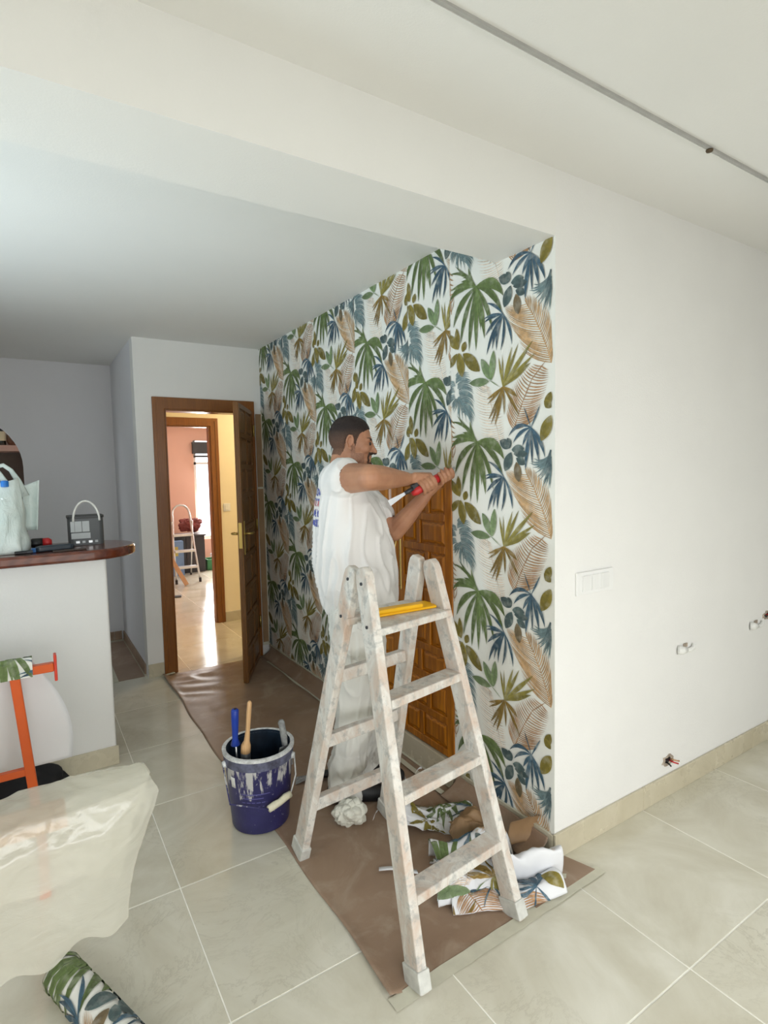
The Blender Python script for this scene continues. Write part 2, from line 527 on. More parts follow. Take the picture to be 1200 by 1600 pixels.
def make_strokes():
    """flat list of strokes: (kind, colour, [(u, v)], [half width])"""
    rnd = random.Random(3)
    S = []
    def stroke(kind, ink, b, t, w, bend, layer):
        dx, dy = t[0] - b[0], t[1] - b[1]; L = math.hypot(dx, dy)
        if L < 1e-5: return
        nx, ny = -dy / L, dx / L
        n = {'b1': 5, 'blade': 8, 'oval': 9}[kind]
        pts = []; ws = []
        for i in range(n + 1):
            s = i / n; o = bend * L * 4 * s * (1 - s)
            pts.append((b[0] + dx * s + nx * o, b[1] + dy * s + ny * o))
            if kind == 'oval': ws.append(w / 2 * max(0.02, math.sin(math.pi * min(1, s * 0.98 + 0.01)) ** 0.75))
            elif kind == 'blade': ws.append(w / 2 * max(0.03, min(1, 0.22 + 1.7 * s) * (1 - max(0, (s - 0.45) / 0.55) ** 1.8)))
            else: ws.append(w / 2 * max(0.05, 0.5 + s * 1.0 if s < 0.5 else (1 - s) * 2))
        c = lin(INK[ink]); k = rnd.uniform(0.82, 1.22)
        S.append((kind, tuple(min(1, x * k) for x in c[:3]), pts, ws, layer))
    layer = 0
    for m in MOTIF:
        layer += 1
        if m[0] == 'frond':
            _, ink, P, L, R, w, n = m
            P = [(a / 1000, b / 1000) for a, b in P]; L = [(a / 1000, b / 1000) for a, b in L]; R = [(a / 1000, b / 1000) for a, b in R]
            for side, T in ((1, L), (-1, R)):
                for i in range(n):
                    s = (i + 0.3) / n
                    b = poly_at(P, s * 0.97); t = poly_at(T, min(1, s + rnd.uniform(-0.01, 0.01)))
                    stroke('b1', ink, b, t, w / 1000 * rnd.uniform(0.8, 1.25), side * 0.07, layer)
            for i in range(len(P) - 1):
                stroke('b1', ink, P[i], (P[i + 1][0] + (P[i + 1][0] - P[i][0]) * 0.15, P[i + 1][1] + (P[i + 1][1] - P[i][1]) * 0.15), w / 1000, 0, layer)
        else:
            k, ink, bu, bv, tu, tv, w, bend = m
            stroke(k, ink, (bu / 1000, bv / 1000), (tu / 1000, tv / 1000), w / 1000, bend, layer)
    return S
STROKES = make_strokes()
def print_mb(mapper, u0, u1, v0, v1, du=0.0, dv=0.0, step=0.000012, holes=()):
    """the part of the repeating print inside a rectangle of paper; mapper(u, v, lift) -> xyz"""
    mb = MB(); mb.c = []
    k0 = int(math.floor((v0 - dv - 2.6) / REPEAT)) - 1; k1 = int(math.ceil((v1 - dv - 1.3) / REPEAT)) + 1
    for si, (kind, col, pts, ws, layer) in enumerate(STROKES):
        for k in range(k0, k1 + 1):
            P = [(u + du, v + dv + k * REPEAT) for u, v in pts]
            us = [p[0] for p in P]; vv = [p[1] for p in P]; mw = max(ws)
            if max(us) + mw < u0 or min(us) - mw > u1 or max(vv) + mw < v0 or min(vv) - mw > v1: continue
            skip = False
            for (a0, a1, b0, b1) in holes:
                cu = sum(us) / len(us); cv = sum(vv) / len(vv)
                if min(us) > a0 and max(us) < a1 and min(vv) > b0 and max(vv) < b1: skip = True
            if skip: continue
            b = len(mb.v); n = len(P)
            for i in range(n):
                a = P[max(i - 1, 0)]; c = P[min(i + 1, n - 1)]
                dx, dy = c[0] - a[0], c[1] - a[1]; L = math.hypot(dx, dy) or 1
                nx, ny = -dy / L * ws[i], dx / L * ws[i]
                row = [(P[i][0] + nx, P[i][1] + ny), (P[i][0], P[i][1]), (P[i][0] - nx, P[i][1] - ny)]
                if kind == 'b1': row = [row[0], row[2]]
                for j, (u, v) in enumerate(row):
                    u = min(u1, max(u0, u)); v = min(v1, max(v0, v))
                    for (a0, a1, b0, b1) in holes:
                        if a0 < u < a1 and b0 < v < b1:   # pull back to the nearest edge of the cut-out
                            d = min((u - a0, 0), (a1 - u, 1), (v - b0, 2), (b1 - v, 3))
                            if d[1] == 0: u = a0
                            elif d[1] == 1: u = a1
                            elif d[1] == 2: v = b0
                            else: v = b1
                    mb.v.append(tuple(mapper(u, v, 0.0006 + si * step)))
                    f = (1.26, 0.86, 1.06)[j] if kind != 'b1' else 1.0
                    f *= 1.12 - 0.22 * (i / (n - 1)) if kind != 'b1' else 1
                    mb.c.append((min(1, col[0] * f), min(1, col[1] * f), min(1, col[2] * f), 1))
            m = 2 if kind == 'b1' else 3
            for i in range(n - 1):
                for j in range(m - 1):
                    q = b + i * m + j
                    mb.f.append((q, q + 1, q + m + 1, q + m))
    return mb
def print_material():
    t = NT('leaf_print_ink')
    a = t.n.new('ShaderNodeAttribute'); a.attribute_name = 'Col'
    v = t.coords()
    n = t.ramp(t.noise(v, 55, 5, 0.6, 0.5), [(0.25, (0.72, 0.72, 0.72)), (0.75, (1.28, 1.28, 1.25))])
    c = t.mix(1.0, a.outputs['Color'], n, 'MULTIPLY')
    wash = t.ramp(t.noise(v, 30, 3), [(0.5, (0, 0, 0)), (0.8, (0.3, 0.3, 0.3))])
    t.base(t.mix(wash, c, lin((236, 236, 226))))
    t.set(Roughness=0.7)
    return t.m
M['print'] = print_material()
# ------------------------------------------------------------------ the room shell
CF, CB, BEAM_Z, BEAM_D = 2.552, 2.497, 2.323, 0.295
DOOR_Y = 3.0
# floor slab with separate tiles laid into it
fl = struct('floor', MB().box((-3.6, -3.45, -0.12), (3.3, 8.4, -0.0012)), M['grout'])
tile_mb = MB().box((-0.298, -0.298, -0.012), (0.298, 0.298, 0.0))
first = build('floor_tile', tile_mb, M['tile'], fl, bevel=0.0012, seg=1)
GX, GY = 0.556, -0.548
spots = []
for i in range(-6, 4):
    for j in range(-3, 15):
        cx = GX + 0.6 * i + 0.3; cy = GY + 0.6 * j + 0.3
        if cy > 3.3 and (cx < -2.4 or cx > 2.2): continue
        if cy > 0.4 and cx > 0.4 and cy < 2.9: continue
        spots.append((cx, cy))
for n, (cx, cy) in enumerate(spots):
    o = first if n == 0 else first.copy()
    if n: link(o, fl)
    o.location = (cx, cy, 0)

# white wall on the right, level with the front of the beam
struct('wall_right', MB().box((0, 0, 0), (3.2, 0.12, CF + 0.1)), M['wall'])
# the papered wall, with the recess of the low cupboard cut into it
CY0, CY1, CZ0, CZ1 = 0.592, 1.50, 0.108, 1.50
poly = [(0.12, 0), (3.12, 0), (3.12, 2.6), (0.12, 2.6)]
wp = MB()
# as one outline with a notch for the cupboard (joined along the floor by a low sill)
wp.prism([(0.12, 0), (CY0, 0), (CY0, CZ1), (CY1, CZ1), (CY1, 0), (3.0, 0), (3.0, 2.55), (0.12, 2.55)], 0.0, 0.12, 'x')
wall_p = struct('wall_side', wp, M['wall'])
struct('wall_closet', MB().box((0.5, 0.12, 0), (0.6, 3.0, 2.5)), M['wall'])
# door wall
OX0, OX1, OZ = -0.765, -0.13, 2.012
WX = -0.946
struct('wall_back', MB().prism([(WX, 0), (OX0, 0), (OX0, OZ), (OX1, OZ), (OX1, 0), (0.12, 0), (0.12, 2.55), (WX, 2.55)], DOOR_Y, DOOR_Y + 0.12, 'y'), M['wall'])
# recess behind the bar: side face and end wall with its arch
RY = 4.23
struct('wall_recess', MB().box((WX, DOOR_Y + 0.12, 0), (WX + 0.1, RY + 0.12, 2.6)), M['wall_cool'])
ax, az, ar, aspring = -2.06, 1.60, 0.41, 1.60
arch = [(-3.5, 0), (-3.5, 2.6), (WX, 2.6), (WX, 0), (ax + ar, 0), (ax + ar, aspring)]
arch += [(ax + ar * math.cos(a), aspring + ar * 1.05 * math.sin(a)) for a in [math.pi * i / 24 for i in range(1, 24)]]
arch += [(ax - ar, aspring), (ax - ar, 0)]
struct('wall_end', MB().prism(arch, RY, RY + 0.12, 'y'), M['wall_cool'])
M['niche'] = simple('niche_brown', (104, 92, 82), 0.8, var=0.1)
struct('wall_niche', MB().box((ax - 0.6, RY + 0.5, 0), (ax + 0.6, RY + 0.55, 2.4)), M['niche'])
# left side of both rooms, with the window that lights the bar
struct('wall_left', MB().prism([(-3.3, 0), (4.35, 0), (4.35, 2.65), (-3.3, 2.65)], -3.6, -3.5, 'x'), M['wall'])
# front of the living room behind the camera and its far right side
struct('wall_front', MB().box((-3.6, -3.42, 0), (3.3, -3.3, 2.65)), M['wall'])
struct('wall_far_right', MB().box((3.2, -3.3, 0), (3.3, 0.12, 2.65)), M['wall'])
struct('ceiling_beam', MB().box((-3.5, 0.0, BEAM_Z), (0.0, BEAM_D, CF + 0.1)), M['ceiling'])
struct('ceiling_front', MB().box((-3.5, -3.3, CF), (3.2, 0.0, CF + 0.1)), M['ceiling'])
struct('ceiling_back', MB().box((-3.5, BEAM_D, CB), (0.12, RY + 0.12, CB + 0.1)), M['ceiling'])

# hall beyond the door and the pink room behind it
HY = 4.25
struct('wall_hall', MB().prism([(-0.846, 0), (-0.80, 0), (-0.80, 2.0), (-0.055, 2.0), (-0.055, 0), (1.6, 0), (1.6, 2.4), (-0.846, 2.4)], HY, HY + 0.08, 'y'), M['hall_wall'])
struct('wall_hall_left', MB().box((-0.846, DOOR_Y + 0.121, 0), (-0.84, HY, 2.4)), M['hall_wall'])
struct('wall_hall_right', MB().box((1.6, DOOR_Y, 0), (1.7, HY + 0.12, 2.4)), M['hall_wall'])
struct('wall_hall_near', MB().box((0.12, DOOR_Y, 0), (1.6, DOOR_Y + 0.12, 2.4)), M['hall_wall'])
struct('ceiling_hall', MB().box((-0.846, DOOR_Y + 0.12, 2.4), (1.7, HY + 0.12, 2.48)), M['hall_wall'])
FY = 8.2
WX0, WX1, WZ0, WZ1 = 0.73, 1.75, 0.42, 2.08
far = [(-1.3, 0), (WX0 + 0.0, 0), (WX1, 0), (2.4, 0), (2.4, 2.45), (-1.3, 2.45)]
fw = MB()
fw.prism([(-1.3, 0), (2.4, 0), (2.4, 2.45), (WX1, 2.45), (WX1, WZ0), (WX0, WZ0), (WX0, WZ1), (WX1 - 0.0001, WZ1), (WX1 - 0.0001, 2.45), (-1.3, 2.45)], FY, FY + 0.15, 'y')
struct('wall_far', fw, M['pink_wall'])
struct('wall_far_left', MB().box((-1.4, HY + 0.12, 0), (-1.3, FY + 0.15, 2.45)), M['pink_wall'])
struct('wall_far_side', MB().box((2.4, HY + 0.12, 0), (2.5, FY + 0.15, 2.45)), M['pink_wall'])
struct('wall_far_near', MB().box((-1.3, HY + 0.121, 0), (-0.847, HY + 0.18, 2.45)), M['pink_wall'])
struct('ceiling_far', MB().box((-1.4, HY + 0.12, 2.33), (2.5, FY + 0.15, 2.45)), M['ceiling'])
# its window: frame, panes, roller shutter box
w1 = struct('window_1', MB().box((WX0, FY + 0.06, WZ0), (WX0 + 0.05, FY + 0.11, WZ1)), M['white_plastic'])
w1['label'] = 'bright window with white frame in the far pink room'
for n, (lo, hi) in enumerate((((WX1 - 0.05, FY + 0.06, WZ0), (WX1, FY + 0.11, WZ1)), ((WX0, FY + 0.06, WZ0), (WX1, FY + 0.11, WZ0 + 0.05)),
                              ((WX0, FY + 0.06, 1.68), (WX1, FY + 0.11, 1.72)), ((WX0 + 0.45, FY + 0.06, WZ0), (WX0 + 0.5, FY + 0.11, WZ1)))):
    build('frame_bar', MB().box(lo, hi), M['white_plastic'], w1)
def glass_mat():
    t = NT('window_glass')
    tr = t.n.new('ShaderNodeBsdfTransparent'); gl = t.n.new('ShaderNodeBsdfGlossy'); gl.inputs['Roughness'].default_value = 0.02
    mx = t.n.new('ShaderNodeMixShader'); mx.inputs[0].default_value = 0.06
    t.l(tr.outputs[0], mx.inputs[1]); t.l(gl.outputs[0], mx.inputs[2]); t.l(mx.outputs[0], t.n['Material Output'].inputs[0])
    return t.m
M['glass'] = glass_mat()
build('pane', MB().box((WX0 + 0.05, FY + 0.08, WZ0 + 0.05), (WX0 + 0.45, FY + 0.086, 1.68)), M['glass'], w1)
build('pane', MB().box((WX0 + 0.5, FY + 0.08, WZ0 + 0.05), (WX1 - 0.05, FY + 0.086, 1.68)), M['glass'], w1)
build('shutter_slat', MB().box((WX0 + 0.02, FY + 0.02, 1.80), (WX1, FY + 0.05, 1.83)), M['dark_grey'], w1)
build('shutter_box', MB().box((WX0 - 0.02, FY - 0.06, 1.86), (WX1 + 0.02, FY + 0.06, 2.05)), M['dark_grey'], w1)

# door frames
def frame(name, x0, x1, ztop, y0, y1, w, m, right=True):
    """jambs and head lining the opening with a flat architrave in front"""
    d = struct(name, MB().prism([(x0 - w, 0), (x0 + 0.018, 0), (x0 + 0.018, ztop - 0.018), (x1 - 0.018, ztop - 0.018), (x1 - 0.018, 0), (x1 + w, 0), (x1 + w, ztop + w), (x0 - w, ztop + w)], y0 - 0.016, y0 - 0.001, 'y'), m, bevel=0.004)
    build('jamb', MB().box((x0 - 0.001, y0 - 0.001, 0), (x0 + 0.03, y1, ztop)), m, d)
    build('jamb', MB().box((x1 - 0.03, y0 - 0.001, 0), (x1 + 0.001, y1, ztop)), m, d)
    build('head_lining', MB().box((x0 + 0.03, y0 - 0.001, ztop - 0.03), (x1 - 0.03, y1, ztop + 0.001)), m, d)
    for sx in (x0 - w * 0.62, x1 + w * 0.45):
        build('moulding', MB().box((sx, y0 - 0.022, 0), (sx + w * 0.17, y0 - 0.014, ztop + w * 0.5)), m, d)
    return d
f1 = frame('door_1', OX0, OX1, OZ, DOOR_Y, DOOR_Y + 0.121, 0.068, M['frame_wood'])
f1['label'] = 'varnished wood frame of the doorway to the hall'
f2 = frame('door_2', -0.80, -0.055, 2.0, HY, HY + 0.081, 0.06, M['frame_wood'])
f2['label'] = 'honey wood door frame at the back of the hall'

# skirting boards: separate tiles
def skirting(name, a, b, axis, at, out, h=0.1, first=None, m=None):
    """tiles from a to b along axis ('x'/'y'), standing against plane `at`, projecting `out`"""
    root = bpy.data.objects.new(name, None); COL.objects.link(root); root['kind'] = 'structure'
    p = a
    joint = first if first is not None else a + 0.6
    while p < b - 1e-4:
        e = min(b, joint)
        lo, hi = (p + 0.001, e - 0.001)
        t0, t1 = sorted((at, at + out))
        bx = MB().box((lo, t0, 0), (hi, t1, h)) if axis == 'x' else MB().box((t0, lo, 0), (t1, hi, h))
        build('skirting_tile', bx, m or M['skirting'], root, bevel=0.0015, seg=1)
        p = e; joint += 0.6
    return root
skirting('baseboard_right', -0.01, 3.2, 'x', -0.0005, -0.0115, 0.1, 0.556)
skirting('baseboard_side_near', 0.001, CY0 - 0.01, 'y', -0.0005, -0.0095, 0.092)
skirting('baseboard_side', CY1 + 0.02, 2.98, 'y', -0.0005, -0.0095, 0.092)
skirting('baseboard_back', WX, OX0 - 0.07, 'x', DOOR_Y - 0.0005, -0.0115, 0.1)
skirting('baseboard_recess', DOOR_Y + 0.1, RY - 0.02, 'y', WX - 0.0005, -0.0115, 0.08, m=M['kraft'])
skirting('baseboard_end', ax + ar + 0.02, WX - 0.02, 'x', RY - 0.0005, -0.0115, 0.08, m=M['kraft'])
skirting('baseboard_hall', 0.008, 1.55, 'x', HY - 0.0005, -0.0115, 0.1)

# ------------------------------------------------------------------ wallpaper strips on the side wall
SEAMS = [0.0, 0.588, 0.916, 1.446, 1.976, 2.506, 2.995]
DROPS = [0.0, 0.30, -0.05, 0.30, -0.05, 0.30]
for n in range(6):
    y0, y1 = SEAMS[n], SEAMS[n + 1]
    ztop = CB
    zb = 0.094
    # paper sheet, cut away over the cupboard
    def outline(y0, y1, zt):
        if y0 < CY0 - 0.01:
            return [(y0, zb), (y1, zb), (y1, zt), (y0, zt)]
        if y1 <= CY1: return [(y0, CZ1 + 0.005), (y1, CZ1 + 0.005), (y1, zt), (y0, zt)]
        if y0 < CY1: return [(y0, CZ1 + 0.005), (CY1 + 0.03, CZ1 + 0.005), (CY1 + 0.03, zb), (y1, zb), (y1, zt), (y0, zt)]
        return [(y0, zb), (y1, zb), (y1, zt), (y0, zt)]
    o = outline(y0, y1, CB)
    if n == 0:   # the first strip stops under the beam and steps up behind it
        o = [(0.0, zb), (y1, zb), (y1, CB), (BEAM_D, CB), (BEAM_D, BEAM_Z), (0.0, BEAM_Z)]
    o = [(a, b) for a, b in o]
    st = build('wallpaper_strip', MB().prism(o, -0.0012, -0.0002, 'x'), M['paper_white'], wall_p)
    shift = 0.0 if n == 0 else -0.034
    left = y1 if n != 1 else 0.916
    if n == 5: left = 3.036
    def mapper(u, v, lift, left=left): return (-0.0008 - lift, left - u, v)
    u0 = left - y1; u1 = left - y0
    holes = []
    if 1 <= n <= 3:
        holes = [(left - CY1 - 0.03, left - CY0 + 0.2, -1, CZ1 + 0.006)] if n < 3 else [(left - CY1 - 0.03, left - 1.3, -1, CZ1 + 0.006)]
    if n == 0:
        pm = print_mb(mapper, u0, u1, zb, BEAM_Z - 0.0005, shift, DROPS[n])
        build('print', pm, M['print'], st, fixn=False)
        pm = print_mb(mapper, u0, left - BEAM_D, BEAM_Z - 0.0005, CB, shift, DROPS[n])
        build('print', pm, M['print'], st, fixn=False)
    else:
        pm = print_mb(mapper, u0, u1, zb, CB - 0.0005, shift, DROPS[n], holes=holes)
        build('print', pm, M['print'], st, fixn=False)
# ------------------------------------------------------------------ cupboard doors in the papered wall
def panel_door(root, org, ux, w, z0, z1, nrm, m, rows, thick=0.03, groove=0.010):
    """a framed door of raised panels. org = hinge bottom point (x, y), ux = unit vector along width, nrm = outward normal"""
    ux = Vector(ux); nrm = Vector(nrm)
    def P(a, z, d): return Vector((org[0], org[1], 0)) + ux * a + Vector((0, 0, z)) + nrm * d
    def slab(a0, a1, b0, b1, d0, d1, name, inset=0.0, bevel=0.003):
        v = [P(a0, b0, d0), P(a1, b0, d0), P(a1, b1, d0), P(a0, b1, d0),
             P(a0 + inset, b0 + inset, d1), P(a1 - inset, b0 + inset, d1), P(a1 - inset, b1 - inset, d1), P(a0 + inset, b1 - inset, d1)]
        return build(name, MB().add(v, [(3,2,1,0),(4,5,6,7),(0,1,5,4),(1,2,6,5),(2,3,7,6),(3,0,4,7)]), m, root, bevel=bevel, seg=1)
    slab(0, w, z0, z1, -thick, -groove, 'core', bevel=0)
    st = 0.052
    slab(0, st, z0, z1, -groove, 0, 'stile'); slab(w - st, w, z0, z1, -groove, 0, 'stile')
    zs = z0
    inner0, inner1 = st, w - st
    rail = 0.036
    tot = sum(r[0] for r in rows)
    H = (z1 - z0 - rail * (len(rows) + 1)) / tot
    z = z0
    slab(inner0, inner1, z, z + rail, -groove, 0, 'rail')
    z += rail
    for hgt, cuts in rows:
        h = hgt * H
        xs = [inner0] + [inner0 + (inner1 - inner0) * c for c in cuts] + [inner1]
        for k in range(len(xs) - 1):
            a0 = xs[k] + (0.016 if k else 0.0); a1 = xs[k + 1] - (0.016 if k < len(xs) - 2 else 0.0)
            slab(a0 + 0.007, a1 - 0.007, z + 0.007, z + h - 0.007, -groove - 0.0005, -0.001, 'panel', inset=0.016, bevel=0)
            if k: slab(xs[k] - 0.016, xs[k] + 0.016, z, z + h, -groove, -0.0005, 'mullion')
        z += h
        slab(inner0, inner1, z, z + rail, -groove, 0, 'rail')
        z += rail
ROWS = [(1.0, [0.6]), (1.15, [0.42]), (0.9, [0.62]), (1.15, [0.4]), (0.9, [0.6]), (1.15, [0.42]), (0.95, [0.62]), (1.1, [0.4])]
fx = -0.004
cd1 = thing('cupboard_door', 'honey pine cupboard door with raised panels beside the ladder, nearest the corner', 'door', (fx, CY0, 0), 'low cupboard doors')
panel_door(cd1, (fx, CY0 + 0.002), (0, 1, 0), 0.445, 0.125, CZ1 - 0.035, (-1, 0, 0), M['honey'], ROWS)
cd2 = thing('cupboard_door', 'honey pine cupboard door mostly hidden behind the decorator', 'door', (fx, CY0 + 0.452, 0), 'low cupboard doors')
panel_door(cd2, (fx, CY0 + 0.452), (0, 1, 0), 0.445, 0.125, CZ1 - 0.035, (-1, 0, 0), M['honey'], [(h, [1 - c[0]]) for h, c in ROWS])
# pull handles of brass
for d, yy in ((cd1, CY0 + 0.425),):
    build('handle', MB().tube([(fx - 0.004, yy, 0.90), (fx - 0.035, yy, 0.915), (fx - 0.038, yy, 1.0), (fx - 0.036, yy, 1.10), (fx - 0.022, yy, 1.15), (fx - 0.004, yy, 1.155)], [0.003, 0.0036, 0.004, 0.004, 0.0036, 0.003], 8), M['brass'], d, smooth=True)
    build('handle_plate', MB().box((fx - 0.003, yy - 0.007, 0.88), (fx + 0.001, yy + 0.007, 1.17)), M['brass'], d, bevel=0.003)
# painted head board over the cupboard, pale sill under it
struct('trim_1', MB().box((-0.014, CY0 - 0.002, CZ1 - 0.032), (0.1, CY1, CZ1 + 0.004)), M['wall'], bevel=0.002)
struct('trim_2', MB().box((-0.016, CY0, 0.0), (0.1, CY1, 0.118)), M['skirting'], bevel=0.003)

# ------------------------------------------------------------------ door leaf standing open into the room
hx, hy = -0.122, 2.985
ex, ey = -0.405, 2.455
dv = Vector((ex - hx, ey - hy, 0)); dl = dv.length; dv.normalize()
nrm = Vector((dv.y, -dv.x, 0))
if nrm.x > 0: nrm = -nrm
leaf = thing('room_door', 'open panelled wooden door with brass lever handle beside the papered wall', 'door', (hx, hy, 0))
RD = [(1.0, [0.5]), (1.2, [0.36]), (1.0, [0.6]), (1.2, [0.4]), (1.0, [0.6]), (1.2, [0.4]), (1.0, [0.6]), (1.1, [0.45]), (1.0, [0.5])]
sideA = (hx + nrm.x * 0.0, hy + nrm.y * 0.0)
# faces: the side towards the doorway and the side towards the papered wall
panel_door(leaf, (hx - nrm.x * 0.0, hy), dv, dl, 0.008, 2.0, nrm, M['door_wood'], RD, thick=0.02)
panel_door(leaf, (hx - nrm.x * 0.037, hy - nrm.y * 0.037), dv, dl, 0.008, 2.0, -nrm, M['door_wood'], RD, thick=0.02)
def L(a, z, d): return Vector((hx, hy, 0)) + dv * a + Vector((0, 0, z)) + nrm * d
for s, d in ((1, 0.0), (-1, -0.037)):
    d0 = d
    q = [L(dl - 0.065, 0.93, d0), L(dl - 0.03, 0.93, d0), L(dl - 0.03, 1.17, d0), L(dl - 0.065, 1.17, d0)]
    build('handle_plate', MB().add(q + [p + nrm * (0.006 * s) for p in q], [(0,1,2,3),(4,5,6,7),(0,1,5,4),(1,2,6,5),(2,3,7,6),(3,0,4,7)]), M['brass'], leaf, bevel=0.003)
    build('lever', MB().tube([L(dl - 0.048, 1.08, d0 + 0.004 * s), L(dl - 0.048, 1.08, d0 + 0.045 * s), L(dl - 0.06, 1.08, d0 + 0.052 * s), L(dl - 0.15, 1.078, d0 + 0.052 * s)], [0.009, 0.008, 0.008, 0.006], 10), M['brass'], leaf, smooth=True)
build('lock_plate', MB().beam(L(dl + 0.0005, 0.98, -0.018), L(dl + 0.0005, 1.16, -0.018), 0.022, 0.002, nrm), M['brass'], leaf)
for z in (0.25, 1.05, 1.8):
    build('hinge', MB().tube([L(-0.004, z, -0.045), L(-0.004, z + 0.09, -0.045)], 0.007, 10), M['brass'], leaf, smooth=True)
# protective kraft strip and tape between the door frame and the paper
kp = build('masking_strip', MB().box((-0.058, DOOR_Y - 0.0215, 0.11), (-0.006, DOOR_Y - 0.019, 1.98)), M['kraft_clean'])
tag(kp, 'long brown masking paper strip taped upright beside the open door', 'masking paper')
build('tape', MB().box((-0.012, DOOR_Y - 0.0235, 0.10), (-0.003, DOOR_Y - 0.0205, 2.0)), M['tape'], kp)
build('tape', MB().box((-0.06, DOOR_Y - 0.0235, 1.38), (-0.004, DOOR_Y - 0.0205, 1.395)), M['tape'], kp)
build('tape', MB().box((-0.06, DOOR_Y - 0.0235, 0.09), (-0.004, DOOR_Y - 0.0205, 0.115)), M['tape'], kp)

# ------------------------------------------------------------------ switch, cable holes, ceiling rail
sw = thing('light_switch', 'white triple light switch on the right white wall', 'switch', (0.225, 0, 1.05))
build('plate', MB().box((0.112, -0.009, 1.008), (0.335, -0.0002, 1.098)), M['switch'], sw, bevel=0.003)
for k in range(3):
    x = 0.142 + k * 0.056
    v = MB().add([(x, -0.009, 1.022), (x + 0.052, -0.009, 1.022), (x + 0.052, -0.009, 1.084), (x, -0.009, 1.084),
                  (x + 0.001, -0.016, 1.023), (x + 0.051, -0.011, 1.023), (x + 0.051, -0.011, 1.083), (x + 0.001, -0.016, 1.083)],
                 [(3,2,1,0),(4,5,6,7),(0,1,5,4),(1,2,6,5),(2,3,7,6),(3,0,4,7)])
    build('rocker', v, M['switch'], sw, bevel=0.001)
def cable_hole(x, z, w, h, label, wires=True, seed=1):
    """broken-out cavity: ragged plaster rim with dark core and cable stubs"""
    rn = random.Random(seed)
    t = thing('cable_hole', label, 'wall hole', (x, 0, z), 'cable holes in the right white wall')
    n = 18
    rim = []
    for i in range(n):
        a = 2 * math.pi * i / n; k = 1 + rn.uniform(-0.25, 0.25)
        rim.append((x + w / 2 * k * math.cos(a), z + h / 2 * k * math.sin(a)))
    mb = MB()
    b = [(px, -0.0004, pz) for px, pz in rim]; m_ = [(x + (px - x) * 0.86, -0.006 - rn.uniform(0, 0.003), z + (pz - z) * 0.86) for px, pz in rim]
    i_ = [(x + (px - x) * 0.55, -0.0008, z + (pz - z) * 0.55) for px, pz in rim]
    mb.add(b + m_ + i_, [(i, (i + 1) % n, n + (i + 1) % n, n + i) for i in range(n)] + [(n + i, n + (i + 1) % n, 2 * n + (i + 1) % n, 2 * n + i) for i in range(n)])
    build('plaster_rim', mb, M['wall'] if not wires else M['plaster'], t, smooth=True)
    build('cavity', MB().add(i_, [tuple(range(n))]), M['black_plastic'] if wires else M['plaster'], t)
    if wires:
        for k in range(3):
            ox = rn.uniform(-0.25, 0.25) * w; oz = rn.uniform(-0.2, 0.2) * h
            build('cable_stub', MB().tube([(x + ox, 0.0, z + oz), (x + ox * 1.2, -0.02, z + oz * 1.3), (x + ox * 1.8 + 0.01, -0.028, z + oz * 1.6 - 0.006)], 0.0035, 7), [M['red'], M['black_plastic'], M['plank_wood']][k], t, smooth=True)
    return t
cable_hole(0.756, 0.165, 0.085, 0.05, 'broken cable hole low on the white wall just above the skirting', True, 3)
cable_hole(1.665, 0.69, 0.08, 0.045, 'dark cable hole at the right edge of the white wall', True, 5)
def peg(x, z, label):
    t = thing('wall_bracket', label, 'bracket', (x, 0, z), 'white plaster-filled brackets')
    build('plug', MB().tube([(x - 0.05, -0.0005, z), (x - 0.045, -0.012, z), (x - 0.01, -0.014, z - 0.004)], [0.022, 0.02, 0.014], 10), M['white_plastic'], t, smooth=True)
    build('hook', MB().tube([(x - 0.012, -0.010, z - 0.006), (x + 0.03, -0.012, z - 0.012), (x + 0.056, -0.012, z - 0.006), (x + 0.062, -0.012, z + 0.012)], [0.011, 0.010, 0.010, 0.007], 10), M['white_plastic'], t, smooth=True)
    build('cavity', MB().box((x - 0.012, -0.006, z + 0.004), (x + 0.02, -0.0004, z + 0.022)), M['plaster'], t, bevel=0.002)
peg(0.875, 0.662, 'small white bracket stub midway along the right wall')
peg(1.54, 0.662, 'small white bracket stub near the right edge of the photo')
rail_o = thing('ceiling_rail', 'thin grey curtain rail running across the front ceiling', 'curtain rail', (-0.1, -0.352, CF))
build('channel', MB().box((-3.4, -0.357, CF - 0.008), (3.1, -0.347, CF - 0.0002)), M['dark_grey'] if False else simple('rail_grey', (176, 175, 171), 0.5), rail_o)
build('lip', MB().box((-3.4, -0.3465, CF - 0.010), (3.1, -0.3435, CF - 0.0002)), M['white_plastic'], rail_o)
build('screw', MB().lathe([(0.0, -0.016), (0.010, -0.015), (0.012, -0.009)], (0.34, -0.352, CF), 12), simple('rusty_screw', (92, 76, 56), 0.6, 0.3), rail_o, smooth=True)
hs = thing('light_switch', 'single pale switch on the cream hall wall behind the door', 'switch', (0.06, HY, 1.17))
build('plate', MB().box((0.03, HY - 0.009, 1.13), (0.10, HY - 0.0005, 1.21)), M['switch'], hs, bevel=0.003)
build('rocker', MB().box((0.045, HY - 0.013, 1.145), (0.085, HY - 0.008, 1.195)), M['switch'], hs, bevel=0.002)
